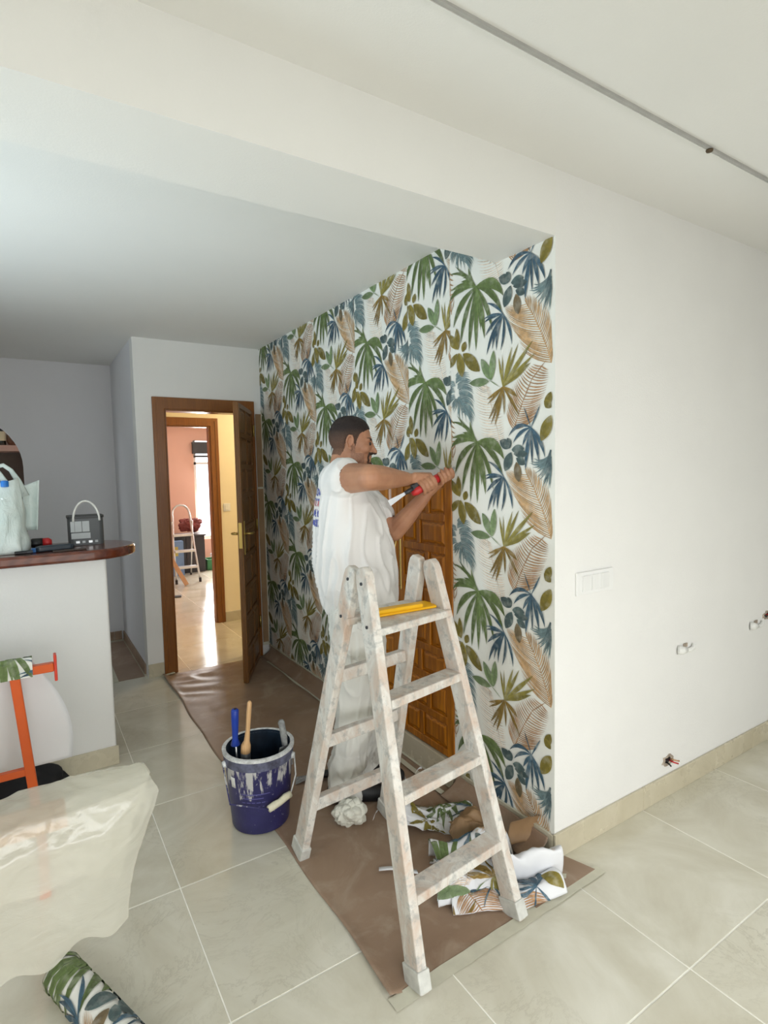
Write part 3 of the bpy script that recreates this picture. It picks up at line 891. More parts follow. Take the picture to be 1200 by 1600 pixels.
# ------------------------------------------------------------------ kraft paper on the floor
def fbm(x, y, z=0.0, o=4):
    return mnoise.fractal(Vector((x, y, z)), 1.0, 2.0, o)
PX0, PX1, PY0, PY1 = -0.846, -0.030, -0.138, 2.97
def paper_pt(s, t):
    x = PX0 + (PX1 - PX0) * s; y = PY0 + (PY1 - PY0) * t
    edge = min(s, 1 - s) * (PX1 - PX0)
    e2 = min(t, 1 - t) * (PY1 - PY0)
    wr = max(0, fbm(x * 3.2 + 5, y * 2.2, 1.3)) * 0.010 * min(1, edge / 0.10) * min(1, e2 / 0.1)
    # folds near the doorway
    d = max(0.0, 1 - (Vector((x + 0.72, y - 2.75)).length) / 0.75)
    fold = 1 - 2.0 * abs(mnoise.noise(Vector((x * 3 + y * 7.5, x * 2.0 - y * 2.0, 2.0))))
    wr += d * d * 0.020 * max(0, fold) * min(1, edge / 0.05) * min(1, e2 / 0.05)
    lift = 0.018 * math.exp(-(s * (PX1 - PX0) / 0.03) ** 2) * max(0, math.sin(y * 1.9 + 2.2)) ** 2
    xw = 0.012 * math.sin(y * 2.3 + 0.6) * (1 - s) + 0.004 * math.sin(y * 11) * (1 - s) - 0.05 * max(0, y - 2.55) * (1 - s)
    return (x + xw, y, 0.0022 + wr + lift)
fp = build('floor_paper', MB().grid(paper_pt, 60, 190), M['kraft'], smooth=True, solid=0.0006, fixn=False)
tag(fp, 'long sheet of brown kraft paper protecting the floor along the papered wall', 'floor paper')
def ribbon(pts, w, z, m, parent, name='tape', wob=0.002):
    mb = MB(); n = len(pts)
    vs_ = []
    for i, (x, y) in enumerate(pts):
        a = pts[max(i - 1, 0)]; b = pts[min(i + 1, n - 1)]
        d = Vector((b[0] - a[0], b[1] - a[1])).normalized(); q = Vector((-d.y, d.x)) * (w / 2)
        j = random.uniform(-wob, wob)
        vs_ += [(x + q.x + j, y + q.y + j, z), (x - q.x + j, y - q.y + j, z)]
    mb.add(vs_, [(2 * i, 2 * i + 1, 2 * i + 3, 2 * i + 2) for i in range(n - 1)])
    return build(name, mb, m, parent, solid=0.0004, fixn=False)
ribbon([(-0.85 + 0.94 * i / 20, -0.155 + 0.018 * i / 20) for i in range(21)], 0.045, 0.0045, M['tape'], fp)
ribbon([(-0.088 + 0.004 * math.sin(i), 0.25 + 2.55 * i / 30) for i in range(31)], 0.028, 0.0130, M['tape'], fp)
ribbon([(-0.87 + 0.02 * i, 2.935 + 0.006 * i) for i in range(6)], 0.03, 0.016, M['tape'], fp)
# the end of the paper that turns round the corner, and a small tape tab on it
cp = build('floor_paper', MB().prism([(-0.25, -0.136), (0.072, -0.128), (0.036, -0.016), (-0.25, -0.014)], 0.0046, 0.0056, 'z'), M['kraft'])
tag(cp, 'brown paper corner flap sticking out past the white wall corner', 'floor paper')
build('tape', MB().prism([(-0.075, -0.085), (-0.055, -0.10), (-0.035, -0.085), (-0.055, -0.07)], 0.0057, 0.0062, 'z'), M['tape'], cp)

# kraft strip folded up over the skirting of the papered wall
def skirt_paper(name, y0, y1, label, top=0.088, foot=0.075):
    def fn(s, t):
        y = y0 + (y1 - y0) * s
        w = 0.010 * fbm(y * 4, t * 2, 4.0)
        x = -0.014 - foot * t * t + w * t * (1 - t) * 2 - 0.002
        z = top * (1 - t) ** 1.1 + 0.016 * t + 0.004 * fbm(y * 9, t * 3, 2.2) * (1 - t)
        return (min(-0.012, x), y, max(0.006, z))
    o = build(name, MB().grid(fn, 60, 8), M['kraft_clean'] if False else M['kraft'], smooth=True, solid=0.0006, fixn=False)
    return tag(o, label, 'masking paper')
sp1 = skirt_paper('skirting_paper', CY1 + 0.03, 2.93, 'brown paper strip folded over the skirting behind the decorator')
build('tape', MB().box((-0.0135, CY1 + 0.03, 0.084), (-0.0105, 2.93, 0.094)), M['tape'], sp1)
sp2 = skirt_paper('skirting_paper', 0.02, CY0 - 0.03, 'brown paper strip peeling off the skirting by the wall corner', 0.08, 0.10)
build('tape', MB().box((-0.0125, 0.02, 0.0925), (-0.0025, CY0 - 0.03, 0.0945)), M['tape'], sp2)
# paper and tape laid behind the bar
rp = build('floor_paper', MB().box((-1.62, 3.05, 0.0006), (WX - 0.02, 4.15, 0.0022)), M['kraft'])
tag(rp, 'brown paper on the floor of the recess behind the bar counter', 'floor paper')
build('tape', MB().prism([(-1.20, 3.04), (-1.145, 3.04), (-1.135, 4.15), (-1.19, 4.15)], 0.0026, 0.0036, 'z'), M['tape'], rp)
gp = build('floor_sheet', MB().box((-1.62, 2.75, 0.0004), (-1.21, 3.42, 0.0032)), simple('grey_card', (150, 149, 143), 0.6))
tag(gp, 'pale grey sheet on the recess floor beside the bar counter', 'floor sheet')

# ------------------------------------------------------------------ scraps of wallpaper
def surf_normal(fn, u, v, e=0.002):
    p = Vector(fn(u, v)); a = Vector(fn(u + e, v)) - p; b = Vector(fn(u, v + e)) - p
    n = a.cross(b); return p, (n.normalized() if n.length > 1e-12 else Vector((0, 0, 1)))
def scrap(name, label, fn, u1, v1, du, dv_, nu=36, nv=24, side=1, printed=True, m=None, cat='wallpaper scrap', group='wallpaper offcuts on the floor paper', torn=0.0):
    """a curled sheet: fn(u, v) in paper metres -> world point; print lies on the `side` face"""
    def g(s, t):
        return fn(s * u1, t * v1)
    mb = MB().grid(g, nu, nv)
    ctr = Vector((0, 0, 0))
    for q in mb.v: ctr += Vector(q)
    ctr /= len(mb.v); ctr.z = min(q[2] for q in mb.v)
    o = build(name, mb, m or M['paper_back'], smooth=True, solid=0.0005, fixn=False, base=ctr)
    tag(o, label, cat, group)
    if printed:
        def mp(u, v, lift):
            p, n = surf_normal(fn, u, v)
            return p + n * (side * (lift + 0.0003))
        pm0 = MB().grid(lambda s, t: mp(s * u1, t * v1, -0.0001), nu, nv)
        build('printed_face', pm0, M['paper_white'], o, smooth=True, fixn=False)
        pm = print_mb(mp, 0.0, u1, 0.0, v1, du, dv_, step=0.000010)
        build('print', pm, M['print'], o, fixn=False)
    return o
def curl_fn(cx, cy, rot, R, a0, length_axis=0.0, wav=0.012, seed=0.0, z0=0.006, spiral=0.0):
    """sheet bent round an axis lying on the floor: v bends, u runs along the axis"""
    c, s_ = math.cos(rot), math.sin(rot)
    def fn(u, v):
        r = R + spiral * v
        a = a0 + v / max(R, 0.01)
        lx = u + wav * fbm(u * 6 + seed, v * 6, seed)
        ly = r * math.sin(a) + wav * fbm(u * 7 + seed, v * 5, seed + 3)
        lz = R - r * math.cos(a) + wav * 0.8 * fbm(u * 6, v * 6 + seed, seed + 7)
        return Vector((cx + lx * c - ly * s_, cy + lx * s_ + ly * c, max(z0, z0 + lz)))
    return fn
# behind the ladder: crumpled piece with a green palm
def crumple(cx, cy, rot, sx, sy, h, seed, z0=0.008):
    c, s_ = math.cos(rot), math.sin(rot)
    def fn(u, v):
        a = u / sx; b = v / sy
        lx = (a - 0.5) * sx * 0.78 + 0.02 * fbm(a * 3, b * 3, seed)
        ly = (b - 0.5) * sy * 0.55 + 0.025 * fbm(a * 3 + 7, b * 3, seed)
        lz = h * (0.35 + 0.65 * math.sin(math.pi * b)) * (0.7 + 0.5 * math.sin(a * 5 + seed)) * 0.8 + 0.35 * h * fbm(a * 3.2, b * 3.2 + 3, seed + 2)
        return Vector((cx + lx * c - ly * s_, cy + lx * s_ + ly * c, z0 + max(0.0, lz)))
    return fn
scrap('wallpaper_scrap', 'crumpled wallpaper offcut with green palm leaf behind the ladder, near the cupboard', crumple(-0.245, 0.43, -0.65, 0.40, 0.30, 0.085, 1.7), 0.40, 0.30, 0.08, -1.95)
def hump(p0, p1, depth, h, lean, seed, ripple=0.012):
    """sheet running from p0 to p1 that rises and bows over: v goes from the back foot over the crest to the front edge"""
    p0 = Vector(p0); p1 = Vector(p1); d = (p1 - p0); L_ = d.length; d = d / L_; n = Vector((d.y, -d.x, 0))
    def fn(u, v):
        t = v / depth
        x = p0 + d * (u + ripple * fbm(u * 9 + seed, v * 7, seed))
        y = -depth * 0.5 + depth * 0.72 * t + lean * math.sin(math.pi * t)
        z = h * math.sin(math.pi * min(1, t * 0.96 + 0.02)) * (1 + 0.35 * fbm(u * 7, v * 4, seed + 1)) + ripple * 0.6 * fbm(u * 14, v * 10, seed + 5)
        w = x + n * (y + ripple * fbm(u * 8, v * 8, seed + 9))
        return Vector((min(-0.016, w.x), w.y, 0.007 + max(0, z)))
    return fn
scrap('wallpaper_scrap', 'large curled wallpaper offcut lying under the lowest near ladder tread', hump((-0.50, 0.10, 0), (-0.27, -0.02, 0), 0.30, 0.085, 0.0, 4.2, 0.022), 0.27, 0.30, -0.14, -1.60, side=-1)
scrap('wallpaper_scrap', 'curled wallpaper edge with thin brown fronds arching behind the lowest ladder tread', hump((-0.42, 0.20, 0), (-0.14, 0.11, 0), 0.14, 0.075, -0.03, 8.3, 0.016), 0.31, 0.14, -0.16, -2.05, side=-1)
scrap('wallpaper_scrap', 'wallpaper offcut turned over to its plain white back beside the ladder foot', hump((-0.30, 0.045, 0), (-0.045, -0.05, 0), 0.17, 0.105, 0.05, 2.1, 0.006), 0.27, 0.17, 0, -1.7, side=1)
scrap('wallpaper_scrap', 'wallpaper offcut with gold palm and brown frond at the paper edge by the ladder foot', hump((-0.315, -0.085, 0), (-0.125, -0.115, 0), 0.16, 0.050, 0.02, 2.9, 0.006), 0.21, 0.16, -0.38, -1.55, side=-1)
scrap('wallpaper_scrap', 'wallpaper offcut with brown fronds folded against the near ladder stile', hump((-0.49, 0.02, 0), (-0.33, -0.06, 0), 0.15, 0.035, 0.0, 6.6, 0.008), 0.18, 0.15, -0.33, -1.60, side=-1)
scrap('wallpaper_trimming', 'thin straight white wallpaper trimming left of the ladder near stile', lambda u, v: Vector((-0.595 + u * 0.80 - v * 0.5, 0.325 - u * 0.6 - v * 0.8, 0.012 + 0.006 * math.sin(u * 30))), 0.24, 0.022, 0, 0, 16, 2, printed=False)
# torn brown paper
scrap('torn_paper', 'torn piece of crumpled brown paper beside the skirting behind the ladder', crumple(-0.135, 0.285, -0.5, 0.30, 0.26, 0.08, 6.1), 0.30, 0.26, 0, 0, 30, 24, printed=False, m=M['kraft_clean'], cat='paper scrap', group='torn brown paper')
scrap('torn_paper', 'curled flap of brown paper at the foot of the wall corner', curl_fn(-0.14, 0.06, -0.35, 0.075, 0.9, seed=5.0, wav=0.012), 0.19, 0.12, 0, 0, 20, 14, printed=False, m=M['kraft_clean'], cat='paper scrap', group='torn brown paper')
# crumpled white rag
def crumpled_ball(name, label, cat, c, r, sq, m, seed):
    bm = bmesh.new(); bmesh.ops.create_icosphere(bm, subdivisions=5, radius=1.0)
    mb = MB()
    for v in bm.verts:
        d = v.co.normalized()
        f1 = mnoise.voronoi(d * 1.7 + Vector((seed, 0, 0)))[0]
        k = 0.84 + 0.30 * (f1[1] - f1[0]) + 0.30 * mnoise.noise(d * 1.6 + Vector((0, seed, 0)))
        f2 = mnoise.voronoi(d * 3.6 + Vector((0, seed, 2)))[0]
        k += 0.07 * (f2[1] - f2[0])
        p = d * (r * k)
        mb.v.append((c[0] + p.x * sq[0], c[1] + p.y * sq[1], max(0.0045, c[2] + p.z * sq[2])))
    mb.f = [tuple(v.index for v in f.verts) for f in bm.faces]
    bm.free()
    return tag(build(name, mb, m, smooth=True, angle=24, base=(c[0], c[1], 0)), label, cat)
M['rag'] = simple('rag_white', (222, 221, 208), 0.9, var=0.08, scale=18, bump=0.3)
crumpled_ball('crumpled_rag', 'crumpled off-white rag on the brown paper under the ladder', 'rag', (-0.545, 0.632, 0.052), 0.070, (1.05, 0.9, 0.85), M['rag'], 2.5)
# small shreds
for k, (x, y, lab) in enumerate(((-0.10, 0.78, 'tiny white paper shred on the brown paper near the cupboard sill'), (-0.20, 0.72, 'tiny curled white shred below the cupboard door'), (-0.345, -0.06, 'tiny pale shred at the front ladder foot'), (-0.42, 0.62, 'tiny white shred behind the rear ladder leg'))):
    o = build('paper_shred', MB().grid(lambda s, t, x=x, y=y, k=k: (x + s * 0.05 * math.cos(k) + t * 0.012, y + s * 0.05 * math.sin(k * 1.3 + 0.3) + t * 0.008, 0.012 + 0.010 * math.sin(s * 3) + 0.004 * t), 8, 2), M['paper_back'], smooth=True, solid=0.0006, fixn=False, base=(x, y, 0))
    tag(o, lab, 'paper shred', 'paper shreds')
# ------------------------------------------------------------------ the paint-spattered wooden stepladder
def spatter_wood():
    t = NT('spattered_ladder_paint')
    v = t.coords((1, 1, 0.45))
    n = t.noise(v, 9, 8, 0.68, 1.0)
    c = t.ramp(n, [(0.26, lin((190, 150, 124))), (0.37, lin((208, 188, 172))), (0.48, lin((212, 203, 193))), (0.60, lin((228, 225, 218))), (0.72, lin((176, 174, 168)))])
    g = t.ramp(t.noise(t.coords(), 26, 6, 0.7), [(0.52, (0, 0, 0)), (0.64, (0.6, 0.6, 0.6))])
    c = t.mix(g, c, lin((158, 160, 158)))
    d = t.ramp(t.noise(t.coords(loc=(3, 1, 2)), 70, 3, 0.6), [(0.73, (0, 0, 0)), (0.78, (0.8, 0.8, 0.8))])
    c = t.mix(d, c, lin((98, 100, 104)))
    t.base(c); t.set(Roughness=0.62)
    t.bump(t.noise(t.coords(), 45, 6, 0.65), 0.35, 0.004)
    return t.m
M['ladder'] = spatter_wood()
M['ladder_cap'] = simple('grey_foot_cap', (206, 206, 200), 0.6, var=0.15, scale=30, bump=0.3)
M['bolt'] = simple('dark_bolt', (64, 66, 72), 0.5, 0.5)
lad = thing('stepladder', 'white paint-spattered wooden stepladder standing on the brown paper', 'ladder', (-0.57, 0.2, 0))
FL = (Vector((-0.757, -0.150, 0.0)), Vector((-0.714, 0.178, 1.165)))
FR = (Vector((-0.331, -0.118, 0.0)), Vector((-0.385, 0.250, 1.15)))
RL = (Vector((-0.806, 0.575, 0.0)), Vector((-0.706, 0.268, 1.155)))
RR = (Vector((-0.389, 0.600, 0.0)), Vector((-0.387, 0.332, 1.155)))
SX, SY = 0.032, 0.076
def stile(pair):
    a, b = pair; d = (b - a).normalized()
    e = Vector((1, 0, 0)); e = (e - d * e.dot(d)).normalized(); g = d.cross(e)
    mb = MB()
    L_ = (b - a).length
    prof = [(a, 1.0, 1.0), (b - d * 0.02, 1.0, 1.0), (b + d * 0.004, 1.0, 0.86), (b + d * 0.022, 0.96, 0.5)]
    vs_ = []
    for q, kx, ky in prof:
        for i, j in ((-1,-1),(1,-1),(1,1),(-1,1)):
            vs_.append(q + e * (i * SX / 2 * kx) + g * (j * SY / 2 * ky))
    # slightly uneven old timber
    fc = [(3,2,1,0)] + [(4*k+i, 4*k+(i+1)%4, 4*k+4+(i+1)%4, 4*k+4+i) for k in range(3) for i in range(4)] + [(12,13,14,15)]
    mb.add(vs_, fc)
    return mb
def on(pair, z):
    a, b = pair; return a + (b - a) * ((z - a.z) / (b.z - a.z))
for pr in (FL, FR, RL, RR):
    build('stile', stile(pr), M['ladder'], lad, bevel=0.005)
    a, b = pr; d = (b - a).normalized()
    cap = build('foot_cap', MB().beam(Vector((a.x, a.y, 0.0)) - d * 0.0 + Vector((0, 0, 0.0055)), a + d * 0.062, SX + 0.010, SY + 0.010), M['ladder_cap'], lad, bevel=0.004)
for z in (0.77, 0.50, 0.235):
    p, q = on(FL, z), on(FR, z)
    build('tread', MB().beam(p + Vector((0.012, 0, 0)), q - Vector((0.012, 0, 0)), 0.030, 0.074, (0, 0.02, 1)), M['ladder'], lad, bevel=0.004)
for z in (0.765, 0.50, 0.225):
    p, q = on(RL, z), on(RR, z)
    build('rear_rung', MB().beam(p + Vector((0.012, 0, 0)), q - Vector((0.012, 0, 0)), 0.045, 0.040, (0, 0.1, 1)), M['ladder'], lad, bevel=0.004)
zp = 1.0
build('platform', MB().prism([(-0.728, 0.085), (-0.368, 0.150), (-0.368, 0.262), (-0.728, 0.215)], zp - 0.026, zp, 'z'), M['ladder'], lad, bevel=0.006)
build('platform_slat', MB().prism([(-0.735, 0.262), (-0.368, 0.290), (-0.368, 0.385), (-0.735, 0.365)], zp - 0.026, zp, 'z'), M['ladder'], lad, bevel=0.006)
for pr, s in ((FL, -1), (RL, -1), (FR, 1), (RR, 1)):
    for z in (1.135, 1.0):
        p = on(pr, z)
        build('bolt', MB().tube([p + Vector((s * SX * 0.42, 0, 0)), p + Vector((s * (SX * 0.5 + 0.004), 0, 0))], 0.0055, 8), M['bolt'], lad, smooth=True)
        p = on(pr, z)
    
# yellow smoothing tool on the ladder platform
yt = thing('smoothing_tool', 'yellow plastic wallpaper smoothing tool on the ladder platform', 'smoothing tool', (-0.53, 0.24, zp))
build('blade', MB().prism([(-0.665, 0.21), (-0.40, 0.20), (-0.385, 0.232), (-0.39, 0.29), (-0.655, 0.30)], zp + 0.001, zp + 0.010, 'z'), M['yellow'], yt, bevel=0.003)
build('grip', MB().prism([(-0.66, 0.205), (-0.46, 0.198), (-0.46, 0.222), (-0.66, 0.232)], zp + 0.010, zp + 0.026, 'z'), M['yellow'], yt, bevel=0.006)

# ------------------------------------------------------------------ paint bucket
def bucket_mat():
    t = NT('bucket_blue_with_drips')
    v = t.coords((1, 1, 0.28))
    z = t.n.new('ShaderNodeSeparateXYZ'); t.l(t.coords(), z.inputs[0])
    drip = t.noise(v, 30, 5, 0.6, 0.3)
    hgt = t.math('MULTIPLY', z.outputs[2], 1.15)
    msk = t.ramp(t.math('ADD', drip, hgt), [(0.78, (0, 0, 0)), (0.84, (0.9, 0.9, 0.9))])
    sp = t.ramp(t.noise(t.coords(), 60, 4, 0.65), [(0.66, (0, 0, 0)), (0.71, (0.7, 0.7, 0.7))])
    c = t.ramp(t.noise(t.coords(), 14, 4), [(0.3, lin((38, 36, 84))), (0.7, lin((52, 50, 104)))])
    c = t.mix(msk, c, lin((206, 205, 202)))
    c = t.mix(sp, c, lin((188, 190, 196)))
    t.base(c); t.set(Roughness=0.4)
    return t.m
M['bucket'] = bucket_mat()
M['bucket_rim'] = simple('paint_caked_rim', (214, 216, 216), 0.5, var=0.35, scale=40, bump=0.4)
M['bucket_in'] = simple('dark_paint_inside', (26, 38, 52), 0.35, var=0.5, scale=18)
BX, BY = -0.852, 0.885
bk = thing('paint_bucket', 'dark blue plastic paint bucket streaked with white paint, holding tools', 'bucket', (BX, BY, 0))
RB, RT, BH = 0.118, 0.146, 0.335
build('body', MB().lathe([(RB, 0.002), (RB + 0.004, 0.012), (RT - 0.004, BH - 0.055), (RT - 0.003, BH - 0.05)], (BX, BY, 0.003), 40, cap=False), M['bucket'], bk, smooth=True, angle=40)
build('bottom', MB().lathe([(0.001, 0.002), (RB, 0.002), (RB, 0.006), (0.001, 0.006)], (BX, BY, 0.003), 32, cap=False), M['bucket'], bk)
build('collar', MB().lathe([(RT - 0.010, BH - 0.056), (RT + 0.001, BH - 0.052), (RT + 0.003, BH - 0.012), (RT - 0.004, BH - 0.008)], (BX, BY, 0.003), 40, cap=False), simple('collar_blue_grey', (92, 94, 116), 0.5, var=0.6, scale=30), bk, smooth=True, angle=40)
build('rim', MB().lathe([(RT - 0.010, BH - 0.012), (RT + 0.006, BH - 0.012), (RT + 0.007, BH), (RT - 0.002, BH + 0.003), (RT - 0.010, BH)], (BX, BY, 0.003), 40, cap=False), M['bucket_rim'], bk, smooth=True, angle=50)
build('inside', MB().lathe([(RT - 0.009, BH), (RT - 0.016, BH - 0.12), (RT - 0.019, BH - 0.15)], (BX, BY, 0.003), 40, cap=False), M['bucket_in'], bk, smooth=True)
build('paint', MB().lathe([(RT - 0.018, BH - 0.15), (0.06, BH - 0.148), (0.001, BH - 0.149)], (BX, BY, 0.003), 32, cap=False), M['bucket_in'], bk, smooth=True)
def rim_pt(a, r, z): return (BX + r * math.cos(a), BY + r * math.sin(a), z)
# small white label and two dots
A0 = math.atan2(-1.397 - BY, -1.634 - BX)
def patch(name, a0, a1, z0, z1, m, lift=0.0015):
    mb = MB().grid(lambda s, t: rim_pt(a0 + (a1 - a0) * s, RB + (RT - RB) * ((z0 + (z1 - z0) * t) / BH) + lift, z0 + (z1 - z0) * t), 8, 3)
    return build(name, mb, m, bk, smooth=True, solid=0.0006, fixn=False)
patch('label', A0 - 0.98, A0 - 0.80, 0.205, 0.25, M['white_plastic'])
patch('label_dot', A0 + 0.02, A0 + 0.09, 0.032, 0.045, M['white_plastic'])
patch('label_dot', A0 - 0.12, A0 - 0.06, 0.034, 0.044, simple('pale_dot', (150, 148, 190), 0.5))
for k in range(7):
    z = 0.075 + k * 0.018
    patch('label_line', A0 - 0.62 + 0.05 * (k % 2), A0 + 0.3 - 0.1 * (k % 3), z, z + 0.0035, simple('label_blue', (92, 90, 156), 0.5) if k == 0 else bpy.data.materials['label_blue'], 0.0012)
for s, a in ((0, A0 - 1.25), (1, A0 + 1.25)):
    p = rim_pt(a, RT + 0.012, BH - 0.045)
    build('handle_lug', MB().tube([rim_pt(a, RT - 0.002, BH - 0.045), p], [0.016, 0.012], 10), M['bucket_rim'], bk, smooth=True)
pa = Vector(rim_pt(A0 + 1.25, RT + 0.010, BH - 0.045)); pb = Vector(rim_pt(A0 - 1.25, RT + 0.010, BH - 0.045))
g1 = Vector(rim_pt(A0 + 0.80, RT + 0.026, 0.160)); g2 = Vector(rim_pt(A0 + 0.18, RT + 0.026, 0.138))
m1 = Vector(rim_pt(A0 + 1.08, RT + 0.024, 0.22)); m2 = Vector(rim_pt(A0 - 0.75, RT + 0.032, 0.16))
build('bail_wire', MB().tube([pa, m1, g1], 0.0032, 8), M['bucket_rim'], bk, smooth=True)
build('bail_wire', MB().tube([g2, m2, pb], 0.0032, 8), M['bucket'], bk, smooth=True)
build('grip', MB().tube([g1, g1 * 0.75 + g2 * 0.25 + Vector((0, 0, 0.002)), g1 * 0.5 + g2 * 0.5 - Vector((0, 0, 0.003)), g1 * 0.25 + g2 * 0.75, g2], [0.014, 0.0155, 0.014, 0.0155, 0.014], 12), simple('cream_grip', (232, 226, 200), 0.5, var=0.12, scale=40, bump=0.3), bk, smooth=True)

# tools standing in the bucket
t1 = thing('roller_handle', 'bright blue roller handle standing in the paint bucket', 'roller handle', (-0.96, 0.86, 0.20))
build('grip', MB().tube([(-0.964, 0.842, 0.385), (-0.966, 0.838, 0.41), (-0.966, 0.834, 0.45), (-0.966, 0.83, 0.50), (-0.966, 0.826, 0.535), (-0.966, 0.825, 0.542)], [0.020, 0.0115, 0.0135, 0.0155, 0.0155, 0.010], 14), M['blue_plastic'], t1, smooth=True)
build('hole', MB().tube([(-0.966, 0.8249, 0.5405), (-0.966, 0.8247, 0.5435)], 0.006, 10), M['black_plastic'], t1)
build('rod', MB().tube([(-0.962, 0.845, 0.39), (-0.955, 0.86, 0.30), (-0.945, 0.88, 0.20)], 0.004, 8), M['steel'], t1, smooth=True)
t2 = thing('paint_brush', 'round paint brush with long pale wooden handle in the bucket', 'brush', (-0.925, 0.83, 0.20))
build('handle', MB().tube([(-0.926, 0.832, 0.345), (-0.925, 0.828, 0.375), (-0.922, 0.824, 0.395), (-0.918, 0.818, 0.44), (-0.913, 0.810, 0.52), (-0.910, 0.806, 0.56), (-0.910, 0.805, 0.568)], [0.021, 0.020, 0.012, 0.0095, 0.010, 0.009, 0.005], 14), M['pale_wood'], t2, smooth=True)
build('ferrule', MB().tube([(-0.927, 0.834, 0.30), (-0.926, 0.832, 0.347)], 0.0205, 14), M['steel'], t2, smooth=True, angle=40)
build('bristles', MB().tube([(-0.926, 0.842, 0.21), (-0.927, 0.834, 0.302)], [0.015, 0.0195], 14), M['dark_fabric'], t2, smooth=True)
t3 = thing('scraper', 'paint-caked grey scraper leaning in the bucket on the right', 'scraper', (-0.77, 0.83, 0.2))
M['caked'] = simple('caked_grey_paint', (150, 152, 152), 0.6, var=0.4, scale=50, bump=0.6)
build('handle', MB().tube([(-0.760, 0.812, 0.335), (-0.762, 0.815, 0.37), (-0.766, 0.818, 0.41), (-0.770, 0.82, 0.435), (-0.771, 0.821, 0.445)], [0.012, 0.0145, 0.0135, 0.0145, 0.009], 12), M['caked'], t3, smooth=True)
build('blade', MB().add([(-0.785, 0.808, 0.33), (-0.735, 0.818, 0.33), (-0.712, 0.845, 0.22), (-0.800, 0.83, 0.22), (-0.785, 0.811, 0.33), (-0.735, 0.821, 0.33), (-0.712, 0.848, 0.22), (-0.800, 0.833, 0.22)], [(0,1,2,3),(4,5,6,7),(0,1,5,4),(1,2,6,5),(2,3,7,6),(3,0,4,7)]), M['caked'], t3)
t4 = thing('putty_knife', 'black-handled filling knife lying on the brown paper behind the ladder', 'filling knife', (-0.45, 0.96, 0))
build('handle', MB().tube([(-0.510, 1.013, 0.032), (-0.495, 1.007, 0.032), (-0.455, 0.989, 0.030), (-0.410, 0.969, 0.030), (-0.400, 0.965, 0.030)], [0.014, 0.019, 0.018, 0.020, 0.012], 12), M['black_plastic'], t4, smooth=True)
build('blade', MB().add([(-0.509, 1.019, 0.031), (-0.514, 1.007, 0.031), (-0.625, 1.035, 0.006), (-0.595, 1.095, 0.006), (-0.509, 1.019, 0.034), (-0.514, 1.007, 0.034), (-0.625, 1.035, 0.008), (-0.595, 1.095, 0.008)], [(0,1,2,3),(4,5,6,7),(0,1,5,4),(1,2,6,5),(2,3,7,6),(3,0,4,7)]), M['caked'], t4)
# ------------------------------------------------------------------ the bar counter on the left
CX1 = -1.312
bar = build('bar_counter', MB().box((-3.45, 1.77, 0.0), (CX1, 2.13, 1.088)), M['wall'], bevel=0.012, seg=3)
tag(bar, 'white plastered bar counter at the left edge', 'bar counter')
for k in range(4):
    x1 = CX1 + 0.008 - 0.6 * k; x0 = max(-3.45, x1 - 0.598)
    build('skirting_tile', MB().box((x0, 1.758, 0.0), (x1, 1.7695, 0.098)), M['skirting'], bar, bevel=0.0015, seg=1)
outl = [(-3.45, 1.685), (-1.42, 1.685)]
outl = [(-3.45, 1.69)] + [(-1.40 + 0.25 * math.cos(a), 1.94 + 0.25 * math.sin(a)) for a in [-math.pi / 2 + math.pi * i / 28 for i in range(29)]] + [(-3.45, 2.19)]
top = build('bar_worktop', MB().prism(outl, 1.088, 1.142, 'z'), M['bar_wood'], bevel=0.014, seg=3)
tag(top, 'dark mahogany bar top with a rounded end on the white counter', 'worktop')
TZ = 1.1425
# grey paint tub with white bail
tb = thing('paint_tub', 'small dark grey paint tub with a white bail handle on the bar top', 'paint tub', (-1.37, 1.99, TZ))
M['tub'] = simple('tub_grey', (84, 88, 90), 0.45, var=0.06)
tx0, tx1, ty0, ty1 = -1.462, -1.296, 1.95, 2.09
def rrect(x0, x1, y0, y1, r, n=5):
    P = []
    for cx, cy, a in ((x1 - r, y0 + r, -90), (x1 - r, y1 - r, 0), (x0 + r, y1 - r, 90), (x0 + r, y0 + r, 180)):
        P += [(cx + r * math.cos(math.radians(a + 90 * i / n)), cy + r * math.sin(math.radians(a + 90 * i / n))) for i in range(n + 1)]
    return P
build('body', MB().prism(rrect(tx0, tx1, ty0, ty1, 0.025), TZ, TZ + 0.148, 'z'), M['tub'], tb, smooth=True, angle=30)
build('lid', MB().prism(rrect(tx0 - 0.004, tx1 + 0.004, ty0 - 0.004, ty1 + 0.004, 0.028), TZ + 0.142, TZ + 0.156, 'z'), M['dark_grey'], tb, smooth=True, angle=30, bevel=0.002)
M['label_grey'] = simple('label_pale', (190, 196, 198), 0.6, var=0.05)
for (a0, a1, b0, b1) in ((0.05, 0.16, 0.072, 0.128), (0.17, 0.36, 0.072, 0.128), (0.38, 0.58, 0.072, 0.128), (0.06, 0.60, 0.036, 0.066)):
    build('label', MB().box((tx0 + 0.166 * a0, ty0 - 0.0016, TZ + b0), (tx0 + 0.166 * a1, ty0 - 0.0002, TZ + b1)), M['label_grey'], tb)
for i in range(4):
    x = tx0 + 0.03 + i * 0.03
    build('label_mark', MB().box((x, ty0 - 0.0016, TZ + 0.012), (x + 0.018 - 0.004 * (i % 2), ty0 - 0.0002, TZ + 0.024)), M['label_grey'] if i % 2 else M['steel'], tb)
hpts = []
for i in range(17):
    a = math.pi * i / 16
    hpts.append((-1.378 - 0.062 * math.cos(a), 1.945 + 0.02 * math.sin(a), TZ + 0.128 + 0.105 * math.sin(a)))
build('bail', MB().tube(hpts, 0.0055, 8, flat=1.4), M['white_plastic'], tb, smooth=True)
